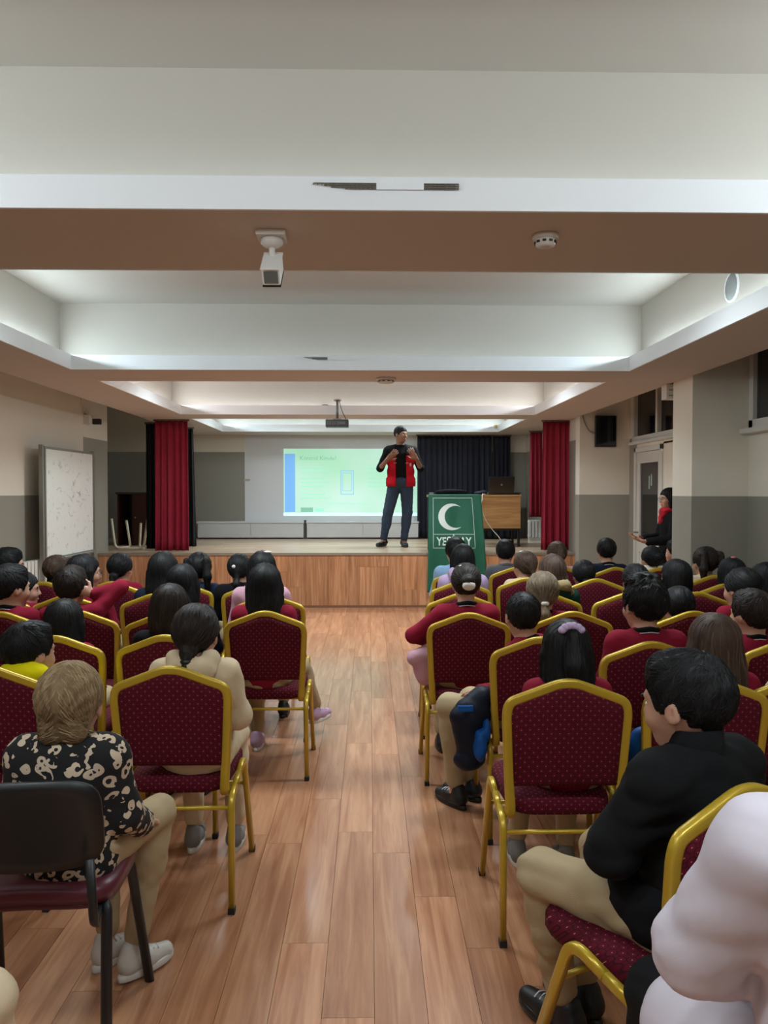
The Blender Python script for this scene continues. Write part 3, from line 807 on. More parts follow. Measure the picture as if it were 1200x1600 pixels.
    def disp(x, y, z):
        th = np.arctan2(x, y+.03)
        if style in ('long', 'halfpony', 'bob'): return amp*np.sin(th*26+2*np.sin(z*30))+amp*.5*np.sin(th*57+z*20)
        if style in ('short', 'crop', 'tousled'):
            a_ = amp*(1.6 if style == 'tousled' else .8)
            return a_*np.sin(x*150+2*np.sin(y*60+z*50))+a_*.6*np.sin(y*170+x*60+z*90)
        return amp*np.sin(np.arctan2(x, z+.03)*24+1.5*np.sin(y*40))*np.clip((-y)*16, .2, 1)
    me = build(P, h, disp=disp, cut=cut, pad=.02)
    me = add_strands(me, style, h); HAIRC[(style, h)] = me; return me

SKIN = plain('skin_light', (188, 142, 120), .5, var=.04); SKIN2 = plain('skin_tan', (138, 94, 72), .5, var=.04)
EYEW = plain('eye_white', (225, 222, 216), .3); EYED = plain('eye_dark', (28, 18, 14), .2); LIPM = plain('lips', (160, 88, 82), .5)
HAIRS = {'black': hairmat('hair_black', (8, 8, 9), (30, 29, 31)), 'dark': hairmat('hair_dark', (16, 12, 11), (54, 44, 40)),
         'brown': hairmat('hair_brown', (40, 28, 22), (94, 74, 62)), 'blond': hairmat('hair_blond', (86, 66, 44), (164, 138, 104)),
         'ash': hairmat('hair_ash', (70, 58, 46), (134, 116, 94))}
def cloth(name, rgb, bump=.3, rough=.9): return plain(name, rgb, rough, bump=bump, bscale=420, var=.07, vscale=9, spec=.2)
MAR = cloth('maroon_sweater', (128, 20, 44)); NAVY = cloth('navy_cloth', (20, 26, 44)); KHAKI = cloth('khaki_cotton', (170, 150, 118))
BEIGEC = cloth('beige_fleece', (206, 186, 156)); BLACKC = cloth('black_cloth', (16, 16, 18)); GREYC = cloth('grey_cloth', (96, 96, 100))
DENIM = cloth('blue_denim', (38, 50, 74)); YEL = cloth('yellow_fleece', (226, 214, 10)); WHITEC = cloth('white_cotton', (206, 197, 208), .06)
LILAC = cloth('lilac_knit', (176, 152, 186)); SKY = cloth('light_blue_knit', (140, 172, 206)); GREENC = cloth('dark_green_cloth', (18, 50, 42))
PINKC = cloth('pink_cloth', (196, 150, 166)); FURC = cloth('tan_fur', (150, 132, 96), 1.0); DKCOL = cloth('dark_collar', (14, 14, 18)); RED = cloth('red_cloth', (186, 18, 34))
TRIMW = cloth('white_trim', (196, 196, 196)); CREAM = cloth('cream_knit', (222, 214, 198)); LEO = leopard()
STRIPE_O = cloth('orange_cloth', (214, 112, 32))
TS = {'white': plain('shoe_white', (196, 190, 182), .5), 'grey': plain('shoe_grey', (120, 116, 114), .6), 'black': plain('shoe_black', (20, 20, 22), .5), 'pink': plain('shoe_pink', (176, 142, 166), .6)}
SOLEM = plain('shoe_sole', (205, 202, 196), .6)

def figure(label, loc, rz, j, hair='short', hcol='black', top=MAR, pants=KHAKI, shoe='black', skin=SKIN, hs=1.0, h=.012,
           collar='school', sleeve=1.0, extra=None, g=.012, tops=None, cat='person', ponytie=None, face=True, gf=.0035, group=None, ffr=1.0, zcut=None):
    t = thing('person', label, cat, loc, rz, group)
    S = j['S']; out = {}
    # body: one continuous mesh
    P = torso_prims(j, 0, .035)
    P.append((cap_(j['nb']+V(0, 0, -.02*S), j['head']+j['M']@V(0, -.02*hs, -.045*hs), .044*S, .040*S), .03))
    P += head_prims(j['head'], j['M'], hs)
    for i in (0, 1):
        P += arm_prims(j, i, 0); P += leg_prims(j, i, 0)
        d, n = j['hd'][i]; P += hand_prims(j['wr'][i], d, n, S, curl=j.get('curl', .5), side=j.get('hside', (1, -1))[i])
        a = j['an'][i]; q = j['toe'][i]; L = j['L']
        P.append((cap_(a+V(0, 0, -.04), a+V(-math.sin(q)*.1*L, math.cos(q)*.1*L, -.068), .026*L, .02*L), .02))
    out['body'] = link('body', build(P, h), skin, t)
    # top garment
    T = torso_prims(j, g, .04, w=1.0)
    for i in (0, 1): T += arm_prims(j, i, g, .03, .96*sleeve)
    kcut = j['nb'][2]+.018
    out['top'] = tp = link(tops or 'sweater', build(T, h, disp=folds(gf, ffr, S*10), cut=(lambda x, y, z: zcut-z+0*x+0*y) if zcut else None), top, t)
    # trousers
    T = [(ell(j['pel']+V(0, .01, -.02) if j['L'] < 2 and j['kn'][0][2] > .3 and j['hip'][0][2] < .7 else j['pel'], (.135*S+.004, .11*S, .085*S)), .03)]
    for i in (0, 1): T += leg_prims(j, i, .012, .94)
    out['pants'] = link('trousers', build(T, h, disp=folds(gf, 1.3, 4)), pants, t)
    # shoes
    for i in (0, 1):
        a = j['an'][i]; L = j['L']
        s_ = link('shoe', SHOE, TS[shoe], t, (a[0], a[1]-.01, a[2]-.10 if a[2] > .1 else 0), (0, 0, j['toe'][i])); s_.scale = (L, L, 1)
        link('sole', SOLE, SOLEM if shoe != 'black' else TS['black'], s_); link('laces', LACE, TRIMW if shoe in ('white', 'black') else TS[shoe], s_)
    # hair
    Mw = Matrix([list(map(float, r)) for r in j['M']]).to_4x4(); Mw.translation = Vector([float(v) for v in j['head']]); Mw = Mw @ Matrix.Scale(hs, 4)
    if hair:
        ho = link('hair', hair_mesh(hair, max(.0045, min(h*.7, .009))), HAIRS[hcol], t); ho.matrix_local = Mw; out['hair'] = ho
        if ponytie is not None:
            z = {'pony': -.035, 'ponylow': -.075, 'ponyhigh': .09, 'halfpony': .075, 'bun': .03, 'bunlow': -.03}.get(hair, .0)
            bm = bmesh.new(); bmesh.ops.create_uvsphere(bm, u_segments=10, v_segments=8, radius=1)
            for v in bm.verts: v.co = Vector((v.co.x*.021, -.112+v.co.y*.014, z+.004+v.co.z*.014))
            link('hair_tie', fin(bm, True), ponytie, ho)
    if face:
        for s in (-1, 1):
            for nm, c, r, m in (('eye', (s*.028, .071, .008), (.0125, .010, .007), EYEW), ('iris', (s*.028, .0785, .008), (.0052, .0035, .0055), EYED)):
                o = link(nm, BALL, m, t); o.matrix_local = Mw @ Matrix.Translation(c) @ Matrix.Diagonal((*r, 1))
            o = link('eyebrow', BALL, HAIRS[hcol if hcol != 'blond' else 'brown'], t); o.matrix_local = Mw @ Matrix.Translation((s*.029, .0795, .0275)) @ Matrix.Diagonal((.017, .006, .0038, 1))
        o = link('lips', BALL, LIPM, t); o.matrix_local = Mw @ Matrix.Translation((0, .0815, -.0485)) @ Matrix.Diagonal((.0185, .0085, .0065, 1))
    if collar:
        c = j['nb']+V(0, .004, .012*S); r = .052*S
        def ring(nm, m, zz, rr, tr, par):
            bm = bmesh.new(); pts = []
            for k in range(20):
                a = 2*PI*k/20; pts.append((c[0]+rr*math.cos(a), c[1]+rr*1.0*math.sin(a), c[2]+zz-.012*math.sin(a)*S-.006*abs(math.cos(a))))
            tube(bm, pts, tr, closed=True, up=Vector((0, 0, 1))); return link(nm, fin(bm, True), m, par)
        if collar == 'school':
            co = ring('collar', DKCOL, .0, r, .013*S, tp); ring('collar_stripe', TRIMW, -.011*S, r+.012*S, .0022, t)
        elif collar == 'plain': ring('collar', top, .0, r, .013*S, tp)
        elif collar == 'band':
            bm = bmesh.new(); rr = []
            for z, q in ((-.02, .075), (.01, .064), (.052, .060), (.054, .055), (.01, .055)):
                rr.append([bm.verts.new((c[0]+q*S*math.cos(2*PI*k/20), c[1]+q*S*math.sin(2*PI*k/20), c[2]+z*S-.008*math.sin(2*PI*k/20))) for k in range(20)])
            for A, B in zip(rr, rr[1:]):
                for k in range(20): bm.faces.new((A[k], A[(k+1) % 20], B[(k+1) % 20], B[k]))
            link('collar', fin(bm, True), top, tp)
        elif collar in ('hood', 'fur'):
            pr = [(ell(c+V(0, -.075, -.02)*S, (.105*S, .05*S, .06*S)), .03), (cap_(c+V(-.075, -.03, .018)*S, c+V(-.055, .055, -.03)*S, .032*S, .022*S), .03), (cap_(c+V(.075, -.03, .018)*S, c+V(.055, .055, -.03)*S, .032*S, .022*S), .03), (cap_(c+V(-.07, -.04, .02)*S, c+V(.07, -.04, .02)*S, .03*S, .03*S), .03)]
            if collar == 'fur':
                link('hood', build(pr, h), top, tp)
                pf = [(cap_(c+V(-.13, -.02, -.03)*S, c+V(-.06, -.10, .03)*S, .03*S, .032*S), .02), (cap_(c+V(-.06, -.10, .03)*S, c+V(.06, -.10, .03)*S, .032*S, .032*S), .02), (cap_(c+V(.06, -.10, .03)*S, c+V(.11, -.03, -.03)*S, .032*S, .028*S), .02)]
                link('fur_trim', build(pf, h, disp=folds(.007, 5, 2)), FURC, tp)
            else:
                pr.append((ell(c+V(0, -.10*S, .0*S), (.05*S, .02*S, .022*S)), .015)); pr.append((ell(c+V(0, -.045, .03)*S, (.04*S, .03*S, .03*S)), .02, True))
                link('hood', build(pr, h, disp=folds(.003, 1.3, 3)), top, tp)
    if extra: extra(t, j, out, Mw)
    return t
# head accessories
def clip(c, r, m, nm='hair_clip'):
    def f(t, j, out, Mw):
        o = link(nm, BALL, m, t); o.matrix_local = Mw @ Matrix.Translation(c) @ Matrix.Diagonal((*r, 1))
    return f
def glasses(t, j, out, Mw):
    bm = bmesh.new()
    for s in (-1, 1):
        tube(bm, [(s*.031+.02*math.cos(2*PI*k/14), .092, .006+.016*math.sin(2*PI*k/14)) for k in range(14)], .0016, seg=5, closed=True, up=Vector((0, 0, 1)))
        tube(bm, [(s*.052, .092, .01), (s*.078, .05, .012), (s*.079, -.005, .01)], .0016, seg=5, up=Vector((0, 0, 1)))
    tube(bm, [(-.011, .092, .01), (.011, .092, .01)], .0016, seg=5, up=Vector((0, 0, 1)))
    o = link('glasses', fin(bm, True), plain('glasses_frame', (60, 44, 34), .3), t); o.matrix_local = Mw
def many(*fs):
    def f(*a):
        for q in fs: q(*a)
    return f

def sit(label, px, ptop, Y, hair, hcol='black', top=MAR, yaw=0, rz=0, U=None, hs=None, hd=.12, **kw):
    """seat a child so that the crown appears at (px, ptop) at distance Y"""
    pt = at(px, ptop, Y)
    hs = hs or 1.02
    # crown height above seat at U: .45 + .595*U + .118*hs
    z = pt.z
    if U is None: U = (z-.45-.122*hs)/.562
    pose = {k: kw.pop(k) for k in ('lean', 'arms', 'legs', 'pitch', 'roll', 'L', 'tw', 'curl') if k in kw}
    curl = pose.pop('curl', None)
    pose.setdefault('L', max(.85, min(1.0, U)))
    j = seated(U=U, yaw=yaw, **pose)
    if curl is not None: j['curl'] = curl
    near = Y < 3.2
    kw.setdefault('h', .008 if Y < 2.5 else .010 if Y < 3.4 else .013 if Y < 5 else .016)
    hx = j['head'][0]
    loc = (pt.x-hx*math.cos(rz), Y-hx*math.sin(rz), 0)
    return figure(label, loc, rz, j, hair, hcol, top, hs=hs, **kw)

# ------------------------------------------------------------------ chairs of the audience: (px of centre, distance of the back's crest, label)
def cx(px, Y): return at(px, 950, Y).x
CH = [
 (889, 2.55, 'empty-backed maroon chair nearest the camera beside the right of the aisle, under the lilac-scrunchie girl'),
 (1107, 2.58, 'maroon chair just beyond the boy in black, under the long brown-haired girl'),
 (845, 3.30, 'maroon chair with the navy and blue jacket hanging at its aisle side'),
 (1020, 3.19, 'maroon chair directly behind the broad boy in the maroon sweater with striped dark collar'),
 (1240, 3.25, 'maroon chair cut by the right edge of the photo, third row'),
 (733, 3.97, 'maroon chair at the right of the aisle with a pink jacket at its side'),
 (895, 4.00, 'maroon chair behind the girl with the low ash-blond ponytail'),
 (1085, 4.00, 'maroon chair behind the child with a low pink hair tie'),
 (720, 4.72, 'empty maroon chair between the scrunchie-bun girl and the child in lilac'),
 (856, 4.72, 'maroon chair behind the child in the fur-trimmed green coat'),
 (980, 4.72, 'maroon chair behind the child with a pink clip left of the broad boy'),
 (1090, 4.77, 'maroon chair behind the dark bobbed girl'),
 (720, 5.38, 'maroon chair behind the child in the lilac sweater'),
 (822, 5.58, 'maroon chair behind the child with a pale hair band before the stage'),
 (932, 5.52, 'maroon chair behind the black-haired girl with the white hair tie'),
 (718, 6.10, 'maroon chair behind the child in light blue before the green flag'),
 (805, 6.35, 'maroon chair behind the boy sitting right of the green flag'),
 (880, 6.35, 'maroon chair behind the brown ponytail girl before the right red curtain'),
 (962, 6.35, 'maroon chair behind the boy in navy below the wall screen'),
 (1030, 6.30, 'maroon chair behind the girl in the cream sweater'),
 (1066, 6.98, 'maroon chair behind the boy in profile beside the white pillar'),
 (1118, 5.75, 'maroon chair behind the girl in beige with two dark tails'),
 (1200, 4.33, 'maroon chair behind the girl with sleek black hair at the right'),
 (1133, 5.18, 'maroon chair behind the girl with a pink clip on top'),
 (1268, 2.62, 'maroon chair outside the right edge under the child in the orange-striped beige coat'),
 (265, 2.77, 'large maroon chair left of the aisle, offset from the girl in the beige hoodie'),
 (-26, 2.80, 'maroon chair at the left edge under the boy in the yellow hood'),
 (257, 3.38, 'maroon chair ahead of the beige-hoodie girl, under a dark smooth-haired child'),
 (84, 3.37, 'maroon chair right ahead of the blonde girl, past the yellow hood'),
 (414, 4.05, 'maroon chair standing out into the aisle under the long black-haired girl'),
 (258, 4.00, 'maroon chair mostly hidden ahead of the dark smooth-haired child'),
 (121, 4.08, 'maroon chair behind the boy leaning his head on his hand'),
 (0, 4.05, 'maroon chair at the left edge behind the boy with the visible ear'),
 (396, 5.20, 'maroon chair behind the girl with a sparkling clip near the aisle'),
 (421, 4.68, 'maroon chair behind the girl with a white hair band near the aisle'),
 (242, 4.75, 'maroon chair behind the child with the big dark mop of hair'),
 (284, 5.30, 'maroon chair behind the girl with ponytails and white clips'),
 (104, 4.70, 'maroon chair behind the child with glasses near the whiteboard'),
 (68, 5.40, 'maroon chair behind the brown-haired child in black below the whiteboard'),
 (174, 5.40, 'maroon chair behind the girl before the cream chair on stage'),
 (-8, 4.72, 'maroon chair behind the girl in profile at the left'),
 (-60, 5.22, 'maroon chair at the far left under the boy before the radiator'),
]
for px_, Y_, lb in CH: chair(cx(px_, Y_), Y_, lb)
chair(.695, 1.84, 'maroon chair turned towards the aisle, nearest at the right, under the boy in black', R(27), True)
chair(.74, 1.02, 'maroon chair under the person in the white coat, mostly outside the frame', R(12), True)

# black framed visitor chair
def office_chair(x, y, rz, label):
    t = thing('visitor_chair', label, 'chair', (x, y, 0), rz, 'black framed visitor chairs')
    VIN = plain('maroon_vinyl', (92, 34, 50), .35, var=.04)
    def slab(outl, f, th, par, nm, mat):
        bm = bmesh.new(); a_ = [bm.verts.new(f(u, v, 0)) for u, v in outl]; b2 = [bm.verts.new(f(u*.97, v*.97, th)) for u, v in outl]
        a1 = [bm.verts.new(f(u, v, th*.6)) for u, v in outl]; n = len(outl)
        for A, B in ((a_, a1), (a1, b2)):
            for k in range(n): bm.faces.new((A[k], A[(k+1) % n], B[(k+1) % n], B[k]))
        # radial fill keeps the curvature
        for ring, th_ in ((a_, 0), (b2, th)):
            prev = ring; s0 = 1 if th_ == 0 else .97
            for s in (.75, .5, .25):
                cur = [bm.verts.new(f(u*s, v*s, th_)) for u, v in outl]
                for k in range(n): bm.faces.new((prev[k], prev[(k+1) % n], cur[(k+1) % n], cur[k]))
                prev = cur
            bm.faces.new(prev)
        bmesh.ops.recalc_face_normals(bm, faces=bm.faces)
        return link(nm, fin(bm, True), mat, par)
    def se(n=36, e=.42): return [(math.copysign(abs(math.cos(2*PI*k/n))**e, math.cos(2*PI*k/n)), math.copysign(abs(math.sin(2*PI*k/n))**e, math.sin(2*PI*k/n))) for k in range(n)]
    fb = lambda u, v, d: Vector((u*(.218+.0*v), -.235-.03*v+.035*(u*u)+d, .70+.125*v))
    slab(se(), lambda u, v, d: fb(u, v, d-.018), .018, t, 'back_shell', BLK)
    slab(se(), lambda u, v, d: fb(u*.93, v*.9, d+.002), .028, t, 'back_pad', VIN)
    slab(se(), lambda u, v, d: Vector((u*.215, v*.185+.04, .455+d-.015*u*u)), .042, t, 'seat', VIN)
    slab(se(), lambda u, v, d: Vector((u*.205, v*.175+.04, .436+d-.01*u*u)), .016, t, 'seat_shell', VIN)
    for s in (-1, 1):
        bm = bmesh.new(); tube(bm, fillet([(s*.16, .10, .428), (s*.195, .13, .432), (s*.225, .235, 0)], .02), .015, .010, seg=10, up=Vector((0, 1, 0))); o = link('leg', fin(bm, True), BLK, t)
        bm = bmesh.new(); tube(bm, fillet([(s*.16, -.08, .428), (s*.195, -.11, .432), (s*.225, -.235, 0)], .02), .015, .010, seg=10, up=Vector((0, 1, 0))); o = link('leg', fin(bm, True), BLK, t)
        bm = bmesh.new(); tube(bm, fillet([(s*.17, -.05, .425), (s*.2, -.235, .43), (s*.195, -.250, .62)], .05), .012, .006, seg=8); link('back_bracket', fin(bm, True), BLK, t)
    bm = bmesh.new(); tube(bm, [(-.19, .0, .425), (.19, .0, .425)], .01); link('crossbar', fin(bm, True), BLK, t)
    return t
office_chair(-.90, 2.13, R(3), 'black-backed visitor chair at the lower left under the girl in leopard knit')
office_chair(-1.02, 1.22, R(-4), 'maroon visitor chair cut off at the bottom left corner')

# ------------------------------------------------------------------ the audience
WHP = plain('white_clip', (220, 214, 210), .4); PKP = plain('pink_clip', (206, 110, 130), .4); LIL = plain('lilac_scrunchie', (200, 176, 214), .8, bump=.6, bscale=200)
def scrunch(t, j, out, Mw):
    for q in range(6):
        o = link('scrunchie', BALL, LIL, t); a = -1.2+q*.48
        o.matrix_local = Mw @ Matrix.Translation((.034*math.sin(a)-.004, -.095, .088+.022*math.cos(a))) @ Matrix.Diagonal((.015, .015, .014, 1))
sit('girl with wavy black hair in a lilac scrunchie, on the nearest right aisle chair', 885, 968, 2.74, 'halfpony', 'black', MAR, shoe='grey', extra=scrunch, legs={'lan': (-.10, .38, .1)})
sit('girl with long loose brown hair sitting just beyond the boy in black', 1116, 958, 2.80, 'long', 'brown', MAR, hs=1.08)
sit('boy with thick black hair in a maroon sweater with striped dark collar', 1007, 902, 3.36, 'tousled', 'black', MAR, yaw=.25, hs=1.1, skin=SKIN)
sit('boy with cropped black hair, maroon sleeve and khaki leg out into the aisle', 818, 924, 3.47, 'crop', 'black', MAR, yaw=-.8, rz=.85, hs=1.02, shoe='black', pants=KHAKI, L=1.0,
    legs={'lan': (-.02, .36, .1), 'ltoe': -.3, 'lkn': (-.06, .37, .5)})
sit('boy with dark hair at the right edge, ear showing, dark striped collar', 1176, 921, 3.45, 'short', 'dark', MAR, yaw=.35, hs=1.05)
SCW = cloth('white_scrunchie', (214, 208, 200))
sit('girl with dark hair bun in a white scrunchie, elbow out in the aisle', 728, 880, 4.15, 'bun', 'dark', MAR, ponytie=None, hs=1.0,
    arms={'lel': (-.28, .02, .74), 'lwr': (-.12, .17, .66)}, extra=many(clip((0, -.135, .008), (.036, .02, .026), SCW, 'scrunchie'), clip((-.03, -.09, .05), (.01, .008, .007), WHP), clip((.03, -.09, .05), (.01, .008, .007), WHP), clip((-.03, -.045, .108), (.014, .008, .006), WHP)))
sit('girl with a low ash-blond ponytail and white hair tie', 848, 893, 4.17, 'pony', 'ash', MAR, ponytie=WHP, hs=1.08, yaw=-.1)
sit('child in a dark green coat with tan fur hood, brown hair', 862, 866, 4.90, 'long', 'brown', GREENC, collar='fur', yaw=.3, hs=1.0)
sit('child with black hair in a lilac sweater before the green flag', 723, 850, 5.58, 'bob', 'black', LILAC, collar='hood', hs=1.0)
sit('child in a light blue top nearest the green flag', 712, 840, 6.28, 'short', 'black', SKY, collar='plain', hs=1.08)
sit('boy with short black hair right of the green flag, before the stage', 790, 843, 6.55, 'short', 'black', GREYC, collar='plain', yaw=-.15)
sit('child with dark wavy hair and a pale hair band, beside the fur-hooded child', 820, 861, 5.76, 'pony', 'brown', BEIGEC, collar='plain', yaw=.4, extra=clip((0, .0, .118), (.05, .01, .008), WHP, 'hair_band'))
sit('girl with brown hair in a ponytail before the right red curtain', 870, 846, 6.55, 'ponyhigh', 'brown', PINKC, collar='plain')
sit('girl with black hair and a small white hair tie, ahead of the broad boy', 912, 875, 5.72, 'ponylow', 'black', DKCOL, ponytie=WHP, collar='plain')
sit('boy in a navy top sitting below the black wall screen', 948, 841, 6.55, 'short', 'black', NAVY, yaw=-.1)
sit('child with dark hair and a pink clip, left of the broad boy in maroon', 993, 881, 4.90, 'bun', 'black', MAR, extra=clip((-.05, -.07, -.01), (.03, .012, .016), PKP))
sit('girl with dark bun in a cream sweater before the white door', 1018, 853, 6.48, 'bun', 'black', CREAM, collar='hood', yaw=.2)
sit('boy in profile looking left beside the white pillar', 1058, 843, 7.15, 'short', 'black', NAVY, yaw=.95, hs=1.1)
sit('girl with dark brown tails in a beige top at the pillar foot', 1102, 854, 5.92, 'twotails', 'dark', BEIGEC, collar='plain', yaw=.15, hs=1.12)
sit('girl with a black bob looking left, behind the profile boy', 1056, 874, 4.95, 'bob', 'black', DKCOL, collar='plain', yaw=.45)
sit('child with a low pink hair tie just right of the broad boy', 1060, 916, 4.20, 'ponylow', 'black', GREYC, ponytie=PKP, collar='plain')
sit('girl with black hair and a pink clip on the crown, right side', 1143, 871, 5.33, 'bob', 'black', MAR, extra=clip((-.01, -.04, .122), (.016, .014, .008), PKP), yaw=.2)
sit('girl with sleek tied black hair ahead of the right-edge boy', 1160, 887, 4.48, 'ponylow', 'black', MAR, yaw=.35, hs=1.15)
sit('girl partly cut by the right edge, cheek showing', 1196, 879, 4.90, 'bob', 'black', CREAM, yaw=.9, collar='plain')
chair(at(1205, 900, 4.74).x+.10, 4.74, 'maroon chair at the right edge behind the girl whose cheek shows')
def bighood(t, j, out, Mw):
    c = j['nb']; S = j['S']
    link('raised_hood', build([(ell(c+V(.0, -.045, .035)*S, (.125*S, .085*S, .065*S)), .03), (ell(c+V(0, .03, .02)*S, (.10*S, .07*S, .05*S)), .03)], .010, disp=folds(.004, 1, 2)), YEL, t)
def stripes(t, j, out, Mw):
    bm = bmesh.new()
    a, b_ = j['sh'][0], j['el'][0]
    for q in (.45,):
        p = a+(b_-a)*q; d = (b_-a)/np.linalg.norm(b_-a); tube(bm, [p-d*.018, p+d*.018], .062, seg=16)
    link('sleeve_stripe', fin(bm, True), STRIPE_O, t)
sit('child in a beige coat with an orange sleeve stripe at the right edge', 1262, 975, 2.80, 'bob', 'dark', BEIGEC, collar='plain', g=.02, arms={'lel': (-.19, .05, .70), 'lwr': (-.12, .2, .72)}, extra=stripes)

def clipnav(*a): pass
sit('girl with a low dark ponytail in a beige hoodie on the left aisle chair', 306, 944, 2.95, 'ponylow', 'dark', BEIGEC, collar='hood', shoe='grey', g=.024, yaw=-.1, hs=1.06, ponytie=BLK, pants=BEIGEC, gf=.005)
sit('boy with black hair in a bright yellow hooded top at the left edge', 44, 972, 3.02, 'short', 'black', YEL, collar='hood', g=.026, yaw=-.55, hs=1.08, pants=YEL, extra=bighood)
sit('child with loose long black hair right ahead of the yellow hood', 100, 936, 3.56, 'long', 'black', MAR, hs=1.02)
sit('child with smooth dark tied hair, ahead of the beige hoodie girl', 266, 912, 3.57, 'bob', 'dark', BLACKC, yaw=-.1, hs=1.02, collar='plain')
sit('boy in maroon resting his head on his raised right hand', 110, 884, 4.27, 'short', 'dark', MAR, yaw=.1, hs=1.1,
    arms={'rsh': (.15, -.02, .89), 'rel': (.27, .06, 1.02), 'rwr': (.13, .0, .985), 'rhd': ((-.6, -.3, .35), (-.2, .6, 0))}, h=.010)
sit('girl with long loose black hair sitting at the left of the aisle', 413, 880, 4.20, 'long', 'black', MAR, shoe='pink', hs=1.08, yaw=.15,
    legs={'rkn': (.16, .36, .49), 'ran': (.24, .55, .2), 'rtoe': -.5})
sit('child with straight black hair between two rows, left of the aisle', 285, 881, 4.17, 'long', 'black', NAVY, collar='plain', hs=1.0)
sit('boy at the left edge with an ear showing, looking right', 14, 882, 4.22, 'short', 'black', MAR, yaw=-.6, hs=1.15)
sit('girl in profile with open lips looking right, left edge', 36, 893, 4.88, 'ponylow', 'black', MAR, yaw=-1.2, h=.010, skin=SKIN)
sit('boy before the radiator looking right, farthest at the left edge', 12, 856, 5.35, 'short', 'black', BLACKC, yaw=-1.1, hs=1.1, h=.010)
sit('brown-haired child in black below the whiteboard', 87, 868, 5.57, 'short', 'brown', BLACKC, collar='band', yaw=-.2)
sit('child with dark hair and glasses beside the whiteboard', 132, 866, 4.88, 'bob', 'black', MAR, yaw=-1.0, extra=glasses, h=.010)
sit('girl with black hair before the cream chair frame on stage', 188, 864, 5.57, 'ponylow', 'black', MAR, yaw=-.25)
sit('child with a big dark mop of hair, left block', 255, 862, 4.93, 'long', 'black', NAVY, hs=1.12, collar='plain')
sit('girl with black ponytails held by white clips, left block', 311, 863, 5.47, 'twotails', 'black', DENIM, collar='plain', hs=1.08, extra=many(clip((-.045, -.085, .075), (.014, .01, .012), WHP), clip((.045, -.085, .075), (.014, .01, .012), WHP)))
sit('girl with a sparkling clip in her black hair near the aisle', 374, 865, 5.37, 'pony', 'black', DKCOL, collar='plain', hs=1.0, extra=clip((-.02, -.108, .035), (.016, .01, .014), WHP))
sit('girl with a white hair band just behind the long black-haired girl', 409, 861, 4.86, 'long', 'black', PINKC, collar='plain', yaw=.2, extra=clip((.03, -.04, .115), (.03, .01, .008), WHP, 'hair_band'))

def jacket_hem(t, j, out, Mw):
    link('jacket_hem', build([(ell(j['pel']+V(0, -.01, .01), (.175, .145, .12)), .03), (ell(j['pel']+V(-.06, .07, .0), (.11, .10, .10)), .03)], .009, disp=folds(.005, 1.3, 6)), BLACKC, t)
# nearest three figures
sit('blonde girl with braids in a black and beige leopard knit sweater', 109, 1034, 2.13, 'braids', 'blond', LEO, yaw=.05, hs=1.06, h=.008, shoe='white', g=.026, pants=KHAKI, gf=.004,
    legs={'rkn': (.15, .33, .50), 'ran': (.09, .27, .11), 'rtoe': -.7, 'lkn': (-.03, .36, .5), 'lan': (-.02, .34, .1), 'ltoe': -.5},
    arms={'rel': (.165, .01, .66), 'rwr': (.17, .17, .56), 'lel': (-.17, .0, .68)}, collar='school')
j3 = sit('boy in a black jacket and khaki trousers on the chair turned to the aisle', 1077, 1018, 1.80, 'short', 'black', BLACKC, rz=R(27), yaw=.25, pitch=-.12, hs=1.10, h=.0075, g=.03, collar='band', pants=KHAKI, L=1.05,
    arms={'lel': (-.20, .04, .70), 'lwr': (-.01, .21, .60), 'rel': (.17, .03, .68)}, gf=.007, ffr=1.3, tops='jacket', extra=jacket_hem, skin=SKIN,
    legs={'lkn': (-.17, .33, .51), 'lan': (-.05, .38, .11), 'ltoe': .1, 'rkn': (.10, .38, .50), 'ran': (.06, .42, .1)})
jw = seated(U=1.33, L=1.2, yaw=0, tw=1.08, arms={'lel': (-.172, .05, .725), 'lwr': (.0, .16, .62), 'lsh': (-.128, -.02, .875)})
def coat_more(t, j, out, Mw):
    P = [(ell(j['pel']+V(0, .03, .0), (.185, .16, .13)), .05), (cap_((-.08, .05, .53), (-.10, .32, .50), .108, .10), .05), (cap_((.08, .05, .53), (.11, .32, .50), .108, .10), .05)]
    link('coat_skirt', build(P, .010, disp=folds(.005, .9, 5)), WHITEC, t)
    c = j['nb']; bm = bmesh.new()
    for s in (-1, 1):   # shirt style collar leaves
        q = [(0, -.075, .05), (s*.08, -.05, .045), (s*.115, .03, .005), (s*.13, -.03, -.02), (s*.06, -.105, .0), (0, -.11, .01)]
        a_ = [bm.verts.new(Vector(c)+Vector(p)) for p in q]; b2 = [bm.verts.new(Vector(c)+Vector(p)+Vector((0, -.003, .004))) for p in q]
        bm.faces.new(a_); bm.faces.new(b2[::-1])
        for k in range(6): bm.faces.new((a_[k], a_[(k+1) % 6], b2[(k+1) % 6], b2[k]))
    bmesh.ops.recalc_face_normals(bm, faces=bm.faces); link('collar', fin(bm), WHITEC, t)
figure('person in a white coat at the bottom right corner, arm bent', (.745, 1.12, 0), R(4), jw, 'bunlow', 'dark', WHITEC, BLACKC, 'black', hs=1.12, h=.008, g=.026, collar='plain', extra=coat_more, gf=.0045, ffr=1.15, tops='coat')
j0 = seated(U=1.0, L=1.0)
figure('seated person at the bottom left corner, only beige knee and leg in view', (-.95, 1.22, 0), R(-12), j0, 'short', 'black', MAR, BEIGEC, 'black', h=.011)

